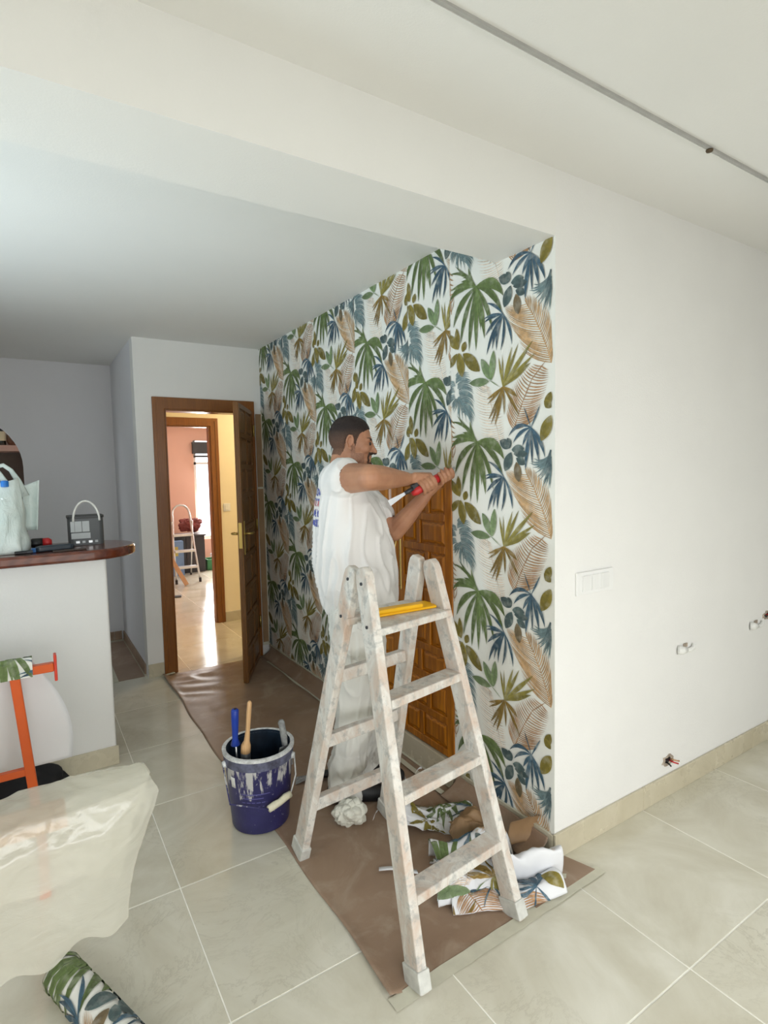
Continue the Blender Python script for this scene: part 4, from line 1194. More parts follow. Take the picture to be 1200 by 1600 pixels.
# plastic carrier bag with a bottle in it
def bag_mat():
    t = NT('carrier_bag_film')
    t.base(t.ramp(t.noise(t.coords(), 8, 4), [(0.3, lin((198, 214, 210))), (0.7, lin((226, 236, 232)))]))
    t.set(Roughness=0.35, **{'Transmission_Weight': 0.0, 'Subsurface_Weight': 0.0})
    t.bump(t.noise(t.coords((1, 1, 0.5)), 22, 5, 0.6, 1.0), 0.6, 0.012)
    return t.m
M['bagfilm'] = bag_mat()
bg = thing('carrier_bag', 'white plastic carrier bag with looped handles on the bar top', 'carrier bag', (-1.75, 1.86, TZ))
bcx, bcy = -1.775, 1.86
def bag_pt(s, t):
    a = 2 * math.pi * s
    zz = t * 0.335
    w = 0.135 - 0.025 * t + 0.006 * math.sin(3 * a + 4 * t); d = 0.085 - 0.035 * t ** 2
    k = 1 + 0.10 * mnoise.noise(Vector((math.cos(a) * 2, math.sin(a) * 2, t * 4)))
    ca, sa = math.cos(a), math.sin(a)
    e = 0.6
    return (bcx + w * k * math.copysign(abs(ca) ** e, ca), bcy + d * k * math.copysign(abs(sa) ** e, sa), TZ + 0.001 + zz + (0.03 * abs(ca) * t ** 6))
bmb = MB().grid(bag_pt, 64, 26)
bmb.f.append(tuple(range(63, -1, -1)))
build('bag_body', bmb, M['bagfilm'], bg, smooth=True, fixn=False)
for yy, x0 in ((1.845, -1.80), (1.885, -1.745)):
    pts = [(x0 - 0.055, yy, TZ + 0.29), (x0 - 0.045, yy, TZ + 0.37), (x0 - 0.02, yy, TZ + 0.415), (x0 + 0.02, yy, TZ + 0.425), (x0 + 0.05, yy, TZ + 0.40), (x0 + 0.075, yy, TZ + 0.35), (x0 + 0.095, yy, TZ + 0.27)]
    build('bag_handle', MB().tube(pts, [0.022, 0.014, 0.010, 0.010, 0.010, 0.014, 0.026], 8, flat=0.35), M['bagfilm'], bg, smooth=True)
build('bag_fold', MB().grid(lambda s, t: (-1.655 + 0.055 * s + 0.02 * t * s, 1.90 + 0.02 * math.sin(s * 3), TZ + 0.10 + 0.22 * t + 0.03 * s * t), 8, 10), M['bagfilm'], bg, smooth=True, solid=0.001, fixn=False)
bo = thing('water_bottle', 'bottle with blue cap poking out of the carrier bag', 'bottle', (-1.735, 1.80, TZ))
build('cap', MB().lathe([(0.002, 0.352), (0.014, 0.350), (0.0165, 0.345), (0.0165, 0.322), (0.012, 0.320)], (-1.722, 1.806, TZ), 16), simple('sky_blue_cap', (40, 120, 205), 0.4), bo, smooth=True, angle=40)
build('neck', MB().lathe([(0.012, 0.322), (0.0125, 0.300), (0.022, 0.280), (0.030, 0.25)], (-1.722, 1.806, TZ), 16), M['glass'], bo, smooth=True)
# hand tools on the bar top
rd = thing('tape_measure', 'red and black power screwdriver lying on the bar top', 'screwdriver', (-1.60, 1.98, TZ))
build('body', MB().tube([(-1.64, 1.985, TZ + 0.026), (-1.625, 1.984, TZ + 0.026), (-1.58, 1.98, TZ + 0.026)], [0.018, 0.025, 0.025], 12), M['black_plastic'], rd, smooth=True)
build('head', MB().tube([(-1.581, 1.98, TZ + 0.026), (-1.555, 1.976, TZ + 0.026), (-1.54, 1.975, TZ + 0.026)], [0.024, 0.025, 0.014], 12), M['red'], rd, smooth=True)
build('bit', MB().tube([(-1.64, 1.985, TZ + 0.026), (-1.672, 1.988, TZ + 0.026)], 0.004, 8), M['steel'], rd, smooth=True)
rd.name = 'power_screwdriver'; BASE[rd.name] = rd.location.copy()
kn = thing('utility_knife', 'dark blue-grey cutter knife lying on the bar top in front of the screwdriver', 'knife', (-1.54, 1.82, TZ))
build('handle', MB().prism([(-1.62, 1.79), (-1.60, 1.775), (-1.46, 1.80), (-1.445, 1.83), (-1.49, 1.85), (-1.60, 1.83)], TZ + 0.0005, TZ + 0.028, 'z'), simple('slate_plastic', (46, 56, 66), 0.4), kn, bevel=0.007)
build('slider', MB().prism([(-1.635, 1.778), (-1.615, 1.772), (-1.61, 1.80), (-1.63, 1.81)], TZ + 0.0005, TZ + 0.022, 'z'), simple('mid_blue_plastic', (36, 92, 150), 0.4), kn, bevel=0.004)
bx = build('sanding_block', MB().prism([(-1.545, 1.715), (-1.40, 1.735), (-1.402, 1.775), (-1.547, 1.755)], TZ + 0.0003, TZ + 0.007, 'z'), simple('umber_card', (62, 50, 44), 0.6), bevel=0.002, base=(-1.47, 1.74, TZ))
tag(bx, 'thin dark brown sanding sheet at the front edge of the bar top', 'sanding sheet')
bx.name = 'sanding_sheet'
sb = thing('marker_pen', 'short black marker lying in front of the carrier bag', 'marker', (-1.67, 1.735, TZ))
build('barrel', MB().tube([(-1.70, 1.732, TZ + 0.0095), (-1.65, 1.738, TZ + 0.0095)], 0.009, 12), M['black_plastic'], sb, smooth=True, angle=40)
build('cap', MB().tube([(-1.65, 1.738, TZ + 0.0098), (-1.628, 1.741, TZ + 0.0098)], 0.0093, 12), M['steel_dark'], sb, smooth=True, angle=40)

# ------------------------------------------------------------------ bottles on shelves seen through the arch
ny = RY + 0.12
shelf_z = [1.30, 1.74]
for k, z in enumerate(shelf_z):
    o = build('bar_shelf', MB().box((ax - ar - 0.15, RY + 0.16, z), (ax + ar + 0.15, RY + 0.49, z + 0.05)), M['pink_wall'] if k else simple('shelf_dark', (86, 74, 66), 0.7))
    tag(o, ('pale shelf behind the arch carrying bottles', 'dark lower shelf behind the arch')[0 if k else 1], 'shelf')
def bottle(x, y, z, r, h, glass, lab, label):
    t = thing('bottle', label, 'bottle', (x, y, z), 'bottles behind the arch')
    build('glass', MB().lathe([(r * 0.9, 0.0), (r, 0.01), (r, h * 0.58), (r * 0.42, h * 0.76), (r * 0.36, h * 0.97), (r * 0.42, h)], (x, y, z), 18), glass, t, smooth=True, angle=50)
    build('label', MB().lathe([(r + 0.0015, h * 0.15), (r + 0.0015, h * 0.45)], (x, y, z), 18, cap=False), lab, t, smooth=True)
M['green_glass'] = simple('dark_green_glass', (28, 34, 26), 0.15)
M['brown_glass'] = simple('amber_jar', (92, 66, 46), 0.25)
M['cream_label'] = simple('cream_label', (206, 196, 160), 0.7)
bottle(-1.80, RY + 0.26, 1.7905, 0.036, 0.27, M['green_glass'], M['cream_label'], 'dark wine bottle with cream label on the arch shelf')
bottle(-1.885, RY + 0.30, 1.7905, 0.036, 0.28, M['green_glass'], M['cream_label'], 'second dark bottle left of the wine bottle in the arch')
jr = thing('ceramic_jug', 'squat brown jug at the right end of the arch shelf', 'jug', (-1.715, RY + 0.26, 1.7905))
build('pot', MB().lathe([(0.034, 0.0), (0.046, 0.04), (0.044, 0.085), (0.026, 0.115), (0.03, 0.13)], (-1.715, RY + 0.26, 1.7905), 18), M['brown_glass'], jr, smooth=True)
build('handle', MB().tube([(-1.675, RY + 0.26, 1.87), (-1.655, RY + 0.26, 1.86), (-1.668, RY + 0.26, 1.83)], 0.005, 8), M['brown_glass'], jr, smooth=True)

# ------------------------------------------------------------------ orange trestle with wallpaper hung over it
tr = thing('trestle', 'bright orange metal trestle in front of the bar counter', 'trestle', (-2.0, 1.15, 0))
TYY = 1.15
build('top_rail', MB().box((-2.5, TYY - 0.017, 0.738), (-1.584, TYY + 0.017, 0.772)), M['orange'], tr, bevel=0.004)
build('end_stop', MB().box((-1.5835, TYY - 0.020, 0.700), (-1.573, TYY + 0.020, 0.805)), simple('red_enamel', (214, 64, 42), 0.35), tr, bevel=0.003)
for x in (-1.715, -2.40):
    s = 1 if x > -2 else -1
    build('upright', MB().beam((x, TYY, 0.74), (x + 0.055 * s, TYY, 0.03), 0.034, 0.034), M['orange'], tr, bevel=0.004)
    build('foot', MB().box((x + 0.055 * s - 0.018, TYY - 0.28, 0.0), (x + 0.055 * s + 0.018, TYY + 0.28, 0.034)), M['orange'], tr, bevel=0.004)
build('brace', MB().box((-2.42, TYY - 0.014, 0.345), (-1.69, TYY + 0.014, 0.373)), M['orange'], tr, bevel=0.003)
def drape(u, v):
    # u along the rail, v from the front edge over the rail and down behind
    x = -2.42 + u
    if v < 0.05: p = (TYY - 0.022, 0.735 + v)
    elif v < 0.15:
        a = (v - 0.05) / 0.10 * math.pi; p = (TYY - 0.022 * math.cos(a), 0.785 + 0.022 * math.sin(a))
    else:
        d = v - 0.15
        p = (TYY + 0.024 + 0.10 * math.sin(min(1.6, d * 4)) , 0.785 - d)
    grow = 0.0 if v < 0.15 else 0.13 * math.sin(min(math.pi * 0.62, (v - 0.15) * 4.2))
    return Vector((x + grow * (u / 0.78), p[0] + 0.006 * fbm(x * 5, v * 5), p[1]))
scrap('wallpaper_length', 'length of leaf-print wallpaper hung over the orange trestle', drape, 0.765, 0.62, -0.02, -2.02, 40, 40, side=1, cat='wallpaper', group=None) if False else None
wl = MB().grid(lambda s, t: drape(s * 0.765, t * 0.62), 40, 40)
wlo = build('wallpaper_length', wl, M['paper_back'], smooth=True, solid=0.0006, fixn=False, base=(-2.0, TYY, 0.75))
tag(wlo, 'length of leaf-print wallpaper hung over the orange trestle', 'wallpaper')
def dmap(u, v, lift):
    p, n = surf_normal(drape, u, v)
    s = 1 if n.dot(Vector((0, -0.6, 0.8))) > 0 else -1
    return p + n * (s * (lift + 0.0005))
build('printed_face', MB().grid(lambda s, t: dmap(s * 0.765, t * 0.15, 0), 40, 12), M['paper_white'], wlo, smooth=True, fixn=False)
build('print', print_mb(dmap, 0.53, 0.765, 0, 0.15, 0.50, -2.10), M['print'], wlo, fixn=False)
build('print', print_mb(dmap, 0, 0.53, 0, 0.15, -0.03, -2.40), M['print'], wlo, fixn=False)
# black holdall on the floor behind
hb = thing('holdall', 'black fabric bag on the floor between trestle and bar counter', 'bag', (-1.78, 1.5, 0))
def hold_pt(s, t):
    a = 2 * math.pi * s; b = math.pi * (t - 0.5)
    k = 1 + 0.16 * mnoise.noise(Vector((math.cos(a) * 1.6, math.sin(a) * 1.6, t * 3)))
    return (-1.83 + 0.27 * k * math.cos(a) * math.cos(b), 1.60 + 0.115 * k * math.sin(a) * math.cos(b), max(0.002, 0.085 + 0.10 * k * math.sin(b)))
build('bag_body', MB().grid(hold_pt, 40, 20), M['dark_fabric'], hb, smooth=True, fixn=False)
build('strap', MB().tube([(-1.68, 1.60, 0.14), (-1.62, 1.63, 0.125), (-1.57, 1.66, 0.07), (-1.535, 1.69, 0.014)], [0.016, 0.018, 0.018, 0.012], 8, flat=0.3), M['dark_fabric'], hb, smooth=True)
build('lining', MB().tube([(-1.66, 1.54, 0.09), (-1.60, 1.57, 0.075), (-1.555, 1.62, 0.03)], [0.02, 0.022, 0.014], 8, flat=0.4), simple('grey_lining', (150, 150, 142), 0.9), hb, smooth=True)

# ------------------------------------------------------------------ table edge under a plastic dust sheet
tbl = thing('pasting_table', 'narrow pasting table hidden under the plastic dust sheet', 'table', (-2.2, 0.07, 0))
build('tabletop', MB().box((-2.9, 0.015, 0.715), (-1.60, 0.115, 0.735)), M['plank_wood'], tbl)
for x in (-2.75, -2.0):
    for y in (0.03, 0.10):
        build('leg', MB().box((x - 0.015, y - 0.015, 0.0), (x + 0.015, y + 0.015, 0.715)), M['plank_wood'], tbl)
def film():
    t = NT('milky_plastic_film')
    for nd in list(t.n):
        if nd.type == 'BSDF_PRINCIPLED': pass
    c = lin((236, 234, 222))
    t.base(c); t.set(Roughness=0.16, **{'Specular_IOR_Level': 0.8, 'Coat_Weight': 0.4, 'Coat_Roughness': 0.08})
    h = t.noise(t.coords((0.7, 1.0, 1.3)), 11, 4, 0.55, 2.2)
    t.bump(h, 0.35, 0.012)
    tl = t.n.new('ShaderNodeBsdfTranslucent'); tl.inputs[0].default_value = c
    tp = t.n.new('ShaderNodeBsdfTransparent'); tp.inputs[0].default_value = (0.98, 0.98, 0.96, 1)
    m1 = t.n.new('ShaderNodeMixShader'); m1.inputs[0].default_value = 0.35
    m2 = t.n.new('ShaderNodeMixShader'); m2.inputs[0].default_value = 0.44
    t.l(t.p.outputs[0], m1.inputs[1]); t.l(tl.outputs[0], m1.inputs[2])
    t.l(m1.outputs[0], m2.inputs[1]); t.l(tp.outputs[0], m2.inputs[2])
    t.l(m2.outputs[0], t.n['Material Output'].inputs[0])
    return t.m
M['film'] = film()
PROF = [(0.21, 0.46), (0.19, 0.60), (0.165, 0.70), (0.145, 0.757), (0.10, 0.772), (0.04, 0.770), (-0.005, 0.757), (-0.03, 0.70), (-0.035, 0.62), (-0.02, 0.52), (0.0, 0.43)]
XR = [(0.43, -1.485), (0.52, -1.475), (0.60, -1.455), (0.68, -1.425), (0.735, -1.405), (0.765, -1.425), (0.80, -1.44)]
def xr(z):
    if z <= XR[0][0]: return XR[0][1]
    for (z0, x0), (z1, x1) in zip(XR, XR[1:]):
        if z <= z1: return x0 + (x1 - x0) * (z - z0) / (z1 - z0)
    return XR[-1][1]
def film_pt(s, t):
    y, z = poly_at(PROF, t)
    end = max(0.0, (s - 0.90) / 0.10)
    z -= 0.03 * (1 - s) * (t > 0.6) * (t - 0.6) * 2
    y = y + (0.07 - y) * 0.45 * end ** 2
    x = -2.9 + (xr(z) + 2.9) * s
    n1 = fbm(x * 5, y * 8 + z * 6, 0.7); n2 = 1 - 2 * abs(mnoise.noise(Vector((x * 9 + z * 5, z * 8 - y * 6, 3.1))))
    n3 = max(0.0, 1 - 3.2 * abs(mnoise.noise(Vector((x * 7 + z * 12 + 2, (y - z) * 7, 5.1)))))
    near_top = max(0.0, min(1.0, (z - 0.60) / 0.14))
    n4 = max(0.0, 1 - 3.5 * abs(mnoise.noise(Vector((x * 13 - z * 17, (y + z) * 9 + x * 6, 1.7)))))
    d = 0.008 * n1 + 0.005 * n2 + 0.007 * n3 * (0.3 + near_top) + 0.006 * n4 * (0.25 + near_top)
    hem = max(0, (0.5 - z) / 0.1)
    return (x + 0.010 * n1, y - d * (0.6 if t > 0.5 else -0.4), z + 0.5 * d * (0.757 < z + 0.02) + 0.016 * hem * (math.sin(x * 23) + 1.2 * math.sin(x * 51 + 1)))
pf = build('dust_sheet', MB().grid(film_pt, 260, 130), M['film'], smooth=True, fixn=False, base=(-2.2, 0.07, 0.4))
tag(pf, 'milky plastic dust sheet draped in the left foreground', 'dust sheet')

# ------------------------------------------------------------------ roll of wallpaper on the floor, bottom left
ra = Vector((-1.628, 0.43, 0.0)); rb = Vector((-1.445, -0.05, 0.0)); rd_ = (rb - ra).normalized(); rn_ = Vector((-rd_.y, rd_.x, 0))
RR_ = 0.048
LEN = (rb - ra).length
def roll_fn(u, v):
    a = v / RR_
    return ra + rd_ * u + rn_ * (RR_ * math.sin(a)) * -1 + Vector((0, 0, 0.004 + RR_ - RR_ * math.cos(a)))
wr = build('wallpaper_roll', MB().grid(lambda s, t: roll_fn(s * LEN, t * 2 * math.pi * RR_), 20, 40), M['paper_white'], smooth=True, solid=0.001, fixn=False, base=ra)
tag(wr, 'roll of leaf-print wallpaper lying on the floor at the bottom left', 'wallpaper roll')
def rmap(u, v, lift):
    p, n = surf_normal(roll_fn, u, v)
    ax_p = ra + rd_ * u + Vector((0, 0, 0.004 + RR_))
    s = 1 if n.dot(p - ax_p) > 0 else -1
    return p + n * (s * (lift + 0.0006))
build('print', print_mb(rmap, 0, LEN, 0, 2 * math.pi * RR_, -0.12, -2.02), M['print'], wr, fixn=False)
ends = MB()
for k in range(5):
    r = RR_ - 0.003 - k * 0.006
    ends.tube([ra + rd_ * (0.006 + 0.004 * k) + Vector((0, 0, 0.004 + RR_)), ra + rd_ * (LEN - 0.01) + Vector((0, 0, 0.004 + RR_))], r, 32, cap=False)
build('inner_turns', ends, M['paper_back'], wr, smooth=True, fixn=False)
build('loose_edge', MB().grid(lambda s, t: tuple(ra + rd_ * (s * LEN) - rn_ * (-(0.02 + 0.040 * t)) * 1.0 + Vector((0, 0, 0.006 + 0.03 * t * t))), 12, 8), simple('shaded_paper_edge', (96, 98, 78), 0.8), wr, smooth=True, solid=0.0008, fixn=False)  # shade on the loose paper edge is put into its dark olive colour
# ------------------------------------------------------------------ things in the far pink room
al = thing('step_ladder', 'aluminium step ladder with hoop top in the far pink room', 'ladder', (0.22, 6.75, 0))
lx0, lx1 = 0.06, 0.34
fy0, fy1 = 6.62, 6.95
hoop = [(lx0 - 0.02, fy0, 0.02), (lx0, fy0 + 0.2, 0.55), (lx0 + 0.02, fy1 - 0.06, 0.92)]
for i in range(9):
    a = math.pi * (1 - i / 8)
    hoop.append(((lx0 + lx1) / 2 + 0.12 * math.cos(a), fy1 - 0.03, 0.95 + 0.13 * math.sin(a)))
hoop += [(lx1 - 0.02, fy1 - 0.06, 0.92), (lx1, fy0 + 0.2, 0.55), (lx1 + 0.02, fy0, 0.02)]
build('front_frame', MB().tube(hoop, 0.014, 10), M['alu'], al, smooth=True)
for s, x in ((-1, lx0), (1, lx1)):
    build('rear_leg', MB().tube([(x, fy1 - 0.1, 0.85), (x + 0.05 * s, fy1 + 0.32, 0.02)], 0.012, 8), M['alu'], al, smooth=True)
    build('foot', MB().tube([(x + 0.021 * s, fy0 - 0.002, 0.0), (x + 0.02 * s, fy0, 0.06)], 0.018, 8), M['black_plastic'], al)
    build('foot', MB().tube([(x + 0.05 * s, fy1 + 0.322, 0.0), (x + 0.048 * s, fy1 + 0.315, 0.05)], 0.016, 8), M['black_plastic'], al)
for z in (0.20, 0.42, 0.64):
    yy = fy0 + (fy1 - fy0) * z / 0.95
    build('tread', MB().box((lx0, yy - 0.05, z), (lx1, yy + 0.06, z + 0.03)), M['alu'], al, bevel=0.004)
pk = build('timber_plank', MB().beam((-0.16, 6.35, 0.012), (-0.42, 6.62, 1.0), 0.05, 0.022), M['plank_wood'], bevel=0.003, base=(-0.16, 6.35, 0))
pk = tag(pk, 'raw timber plank leaning beside the far room ladder', 'plank')
bpy.data.objects.remove(bpy.data.objects[pk.name])
pk = build('timber_plank', MB().beam((0.13, 6.42, 0.014), (-0.16, 6.52, 0.62), 0.055, 0.022), M['plank_wood'], bevel=0.003, base=(0.13, 6.42, 0))
tag(pk, 'raw timber plank leaning left of the far room ladder', 'plank')
l2 = thing('trestle_ladder', 'narrow aluminium ladder half hidden at the left of the far doorway', 'ladder', (-0.08, 7.0, 0))
for x in (-0.30, -0.12):
    build('rail', MB().tube([(x, 6.9, 0.0), (x + 0.02, 7.1, 0.85)], 0.014, 8), M['alu'], l2, smooth=True)
for z in (0.2, 0.42, 0.64):
    build('rung', MB().tube([(-0.295, 6.9 + 0.235 * z, z), (-0.11, 6.9 + 0.235 * z, z)], 0.010, 8), M['alu'], l2, smooth=True)
dk = thing('side_board', 'dark low sideboard behind the far room ladder', 'sideboard', (0.35, 7.6, 0))
build('carcass', MB().box((-0.2, 7.45, 0.0), (0.66, 7.85, 0.56)), simple('dark_veneer', (44, 42, 46), 0.5), dk, bevel=0.004)
build('top', MB().box((-0.22, 7.43, 0.56), (0.68, 7.87, 0.585)), simple('dark_top', (58, 54, 56), 0.45), dk)
for k in range(3):
    build('door', MB().box((-0.19 + k * 0.285, 7.438, 0.06), (0.085 + k * 0.285, 7.4495, 0.55)), simple('door_dark%d' % k, (34 + 6 * k, 40, 44), 0.45), dk)
dk.name = 'sideboard'; BASE[dk.name] = dk.location.copy()
def heap(name, label, cat, c, r, sq, m, seed): return crumpled_ball(name, label, cat, c, r, sq, m, seed)
heap('clothes_pile', 'heap of dark red clothes on the far sideboard', 'clothes', (0.50, 7.65, 0.722), 0.155, (1.2, 0.8, 0.8), simple('maroon_cloth', (122, 62, 58), 0.9, var=0.3, scale=9), 1.1)
heap('clothes_pile', 'bundle of grey clothes at the left of the far sideboard', 'clothes', (0.02, 7.65, 0.742), 0.15, (1.0, 0.8, 0.95), simple('plum_cloth', (112, 84, 92), 0.9, var=0.3, scale=9), 3.3)
heap('plastic_sack', 'crumpled white plastic sack under the bright far window', 'sack', (1.02, 7.98, 0.14), 0.15, (0.9, 0.8, 0.9), simple('white_sack', (226, 226, 232), 0.4), 5.3)
heap('straw_cushion', 'tan cushion beside the green crate in the far room', 'cushion', (1.32, 7.75, 0.13), 0.12, (0.9, 0.8, 1.0), simple('tan_cloth', (186, 128, 82), 0.9, var=0.2), 6.4)
gc = thing('crate', 'green plastic crate on the floor of the far room', 'crate', (0.86, 7.62, 0))
for lo, hi, nm in (((0.70, 7.50, 0.0), (1.02, 7.515, 0.17), 'side'), ((0.70, 7.735, 0.0), (1.02, 7.75, 0.17), 'side'), ((0.70, 7.515, 0.0), (0.715, 7.735, 0.17), 'side'), ((1.005, 7.515, 0.0), (1.02, 7.735, 0.17), 'side'), ((0.715, 7.515, 0.0), (1.005, 7.735, 0.01), 'bottom')):
    build(nm, MB().box(lo, hi), M['green_plastic'], gc, bevel=0.003)
build('rope', MB().tube([(0.80, 7.55, 0.15), (0.83, 7.54, 0.22), (0.90, 7.54, 0.24), (0.94, 7.55, 0.18), (0.90, 7.56, 0.15)], 0.012, 8), simple('rope_beige', (208, 190, 150), 0.9), gc, smooth=True)
pc = thing('picture_box', 'small box with a blue and yellow print under the far ladder tread', 'box', (0.15, 7.3, 0.0))
build('carton', MB().box((0.10, 7.28, 0.0), (0.30, 7.42, 0.52)), simple('carton_blue', (120, 150, 190), 0.6), pc)
build('print_patch', MB().box((0.12, 7.2785, 0.30), (0.22, 7.2798, 0.44)), simple('carton_yellow', (196, 180, 96), 0.6), pc)
dt = build('dust_pan', MB().prism([(-0.25, 5.75), (-0.10, 5.72), (-0.08, 5.80), (-0.22, 5.84)], 0.002, 0.016, 'z'), M['dark_grey'], bevel=0.003, base=(-0.17, 5.78, 0))
dt.name = 'wood_offcut'; tag(dt, 'dark flat offcut on the floor of the far room', 'offcut')

# unseen lamp added to brighten the hall: glowing shade and point light
hl = thing('hall_fill_lamp', 'added unseen lamp that brightens the hall behind the doorway', 'lamp', (0.75, 3.7, 2.4))
build('rose', MB().lathe([(0.06, 0.0), (0.06, -0.02), (0.02, -0.03)], (0.75, 3.7, 2.3995), 20), M['white_plastic'], hl, smooth=True, angle=40)
def fill_lamp_glow():
    t = NT('fill_lamp_glow'); t.set(**{'Emission_Strength': 6.0}); t.p.inputs['Emission Color'].default_value = (1.0, 0.86, 0.62, 1); return t.m
build('shade', MB().lathe([(0.03, -0.03), (0.11, -0.06), (0.12, -0.09), (0.08, -0.13), (0.01, -0.145)], (0.75, 3.7, 2.3995), 24), fill_lamp_glow(), hl, smooth=True)
ld = bpy.data.lights.new('hall_fill_light', 'POINT'); ld.energy = 16; ld.color = (1.0, 0.87, 0.66); ld.shadow_soft_size = 0.12  # point light of the added hall lamp
lo_ = bpy.data.objects.new('hall_fill_light', ld); COL.objects.link(lo_); lo_.location = (0.75, 3.7, 2.18)
# ------------------------------------------------------------------ the decorator
FW = Vector((0.843, -0.537, 0)).normalized()     # the way he faces
RT_ = Vector((-0.537, -0.843, 0)).normalized()   # his right hand side
UP = Vector((0, 0, 1))
def ball(mb, c, r, n=12):
    """ellipsoid; r scalar or (forward, side, up)"""
    rx, ry, rz = (r, r, r) if isinstance(r, (int, float)) else r
    c = Vector(c); m = n // 2 + 2
    vs_ = [c + UP * rz]; fs = []
    for i in range(1, m):
        th = math.pi * i / m
        for j in range(n):
            ph = 2 * math.pi * j / n
            vs_.append(c + FW * (rx * math.sin(th) * math.cos(ph)) + RT_ * (ry * math.sin(th) * math.sin(ph)) + UP * (rz * math.cos(th)))
    vs_.append(c - UP * rz)
    for j in range(n): fs.append((0, 1 + j, 1 + (j + 1) % n))
    for i in range(m - 2):
        for j in range(n):
            a = 1 + i * n + j; b = 1 + i * n + (j + 1) % n
            fs.append((a, a + n, b + n, b))
    L_ = len(vs_) - 1
    for j in range(n): fs.append((L_, 1 + (m - 2) * n + (j + 1) % n, 1 + (m - 2) * n + j))
    mb.add(vs_, fs)
def limb(mb, pts, rs, n=14, sub=3):
    """tapered rounded limb through joints"""
    P = [Vector(p) for p in pts]; Q = []; R = []
    for i in range(len(P) - 1):
        for k in range(sub):
            f = k / sub; Q.append(P[i].lerp(P[i + 1], f)); R.append(rs[i] + (rs[i + 1] - rs[i]) * f)
    Q.append(P[-1]); R.append(rs[-1])
    mb.tube(Q, R, n)
    for q, r in zip(Q, R): ball(mb, q, r * 0.985, n)
def loft(mb, secs, n=32, pw=1.0):
    """stacked ellipses: (centre, half front-back, half side)"""
    b = len(mb.v)
    for c, a, s in secs:
        for j in range(n):
            t = 2 * math.pi * j / n; ct, st = math.cos(t), math.sin(t)
            p = Vector(c) + FW * (a * math.copysign(abs(ct) ** pw, ct)) + RT_ * (s * math.copysign(abs(st) ** pw, st))
            mb.v.append(tuple(p))
    m = len(secs)
    for i in range(m - 1):
        for j in range(n):
            p = b + i * n + j; q = b + i * n + (j + 1) % n
            mb.f.append((p, q, q + n, p + n))
    mb.f.append(tuple(b + j for j in reversed(range(n)))); mb.f.append(tuple(b + (m - 1) * n + j for j in range(n)))
def remesh(mb, voxel, smooth=4, factor=0.5):
    me = bpy.data.meshes.new('tmp'); me.from_pydata(mb.v, [], mb.f)
    bm = bmesh.new(); bm.from_mesh(me); bmesh.ops.recalc_face_normals(bm, faces=bm.faces); bm.to_mesh(me); bm.free()
    o = bpy.data.objects.new('tmp', me); COL.objects.link(o)
    md = o.modifiers.new('r', 'REMESH'); md.mode = 'VOXEL'; md.voxel_size = voxel; md.adaptivity = 0.0
    ms = o.modifiers.new('s', 'SMOOTH'); ms.iterations = smooth; ms.factor = factor
    bpy.context.view_layer.update()
    dg = bpy.context.evaluated_depsgraph_get()
    ev = o.evaluated_get(dg); m2 = bpy.data.meshes.new_from_object(ev)
    bpy.data.objects.remove(o); bpy.data.meshes.remove(me)
    return m2
def finish(name, me, mats, parent=None):
    for m in mats: me.materials.append(m)
    me.polygons.foreach_set('use_smooth', [True] * len(me.polygons))
    me.name = name
    o = bpy.data.objects.new(name, me); link(o, parent)
    return o

HC = Vector((-0.392, 0.812, 1.628))              # centre of the head at ear level
TILT = 0.10                                       # chin slightly down
HF = (FW * math.cos(TILT) - UP * math.sin(TILT)); HU = (UP * math.cos(TILT) + FW * math.sin(TILT))
def H(f, s, u): return HC + HF * f + RT_ * s + HU * u
SR, EL_R, WR_R = Vector((-0.512, 0.700, 1.474)), Vector((-0.510, 0.470, 1.478)), Vector((-0.262, 0.582, 1.466))
SL, EL_L, WR_L = Vector((-0.352, 0.945, 1.425)), Vector((-0.205, 0.765, 1.222)), Vector((-0.118, 0.640, 1.385))
PEL = Vector((-0.405, 0.770, 0.93))
HR, KR, AR_ = Vector((-0.455, 0.700, 0.90)), Vector((-0.452, 0.745, 0.50)), Vector((-0.480, 0.790, 0.09))
HL, KL, AL_ = Vector((-0.357, 0.846, 0.90)), Vector((-0.325, 0.840, 0.50)), Vector((-0.345, 0.880, 0.09))
TOOL_A, TOOL_B = Vector((-0.222, 0.566, 1.412)), Vector((-0.045, 0.548, 1.498))
TD = (TOOL_B - TOOL_A).normalized()

mb = MB()
# torso, hips
loft(mb, [(PEL + Vector((0, 0, -0.10)), 0.105, 0.150), (PEL, 0.115, 0.165), (Vector((-0.412, 0.783, 1.06)), 0.105, 0.150), (Vector((-0.418, 0.80, 1.20)), 0.115, 0.160),
          (Vector((-0.424, 0.815, 1.33)), 0.118, 0.172), (Vector((-0.432, 0.825, 1.42)), 0.095, 0.165), (Vector((-0.440, 0.832, 1.475)), 0.065, 0.10)])
limb(mb, [H(-0.030, 0, -0.045), Vector((-0.442, 0.836, 1.50)), Vector((-0.440, 0.835, 1.44))], [0.054, 0.058, 0.072])
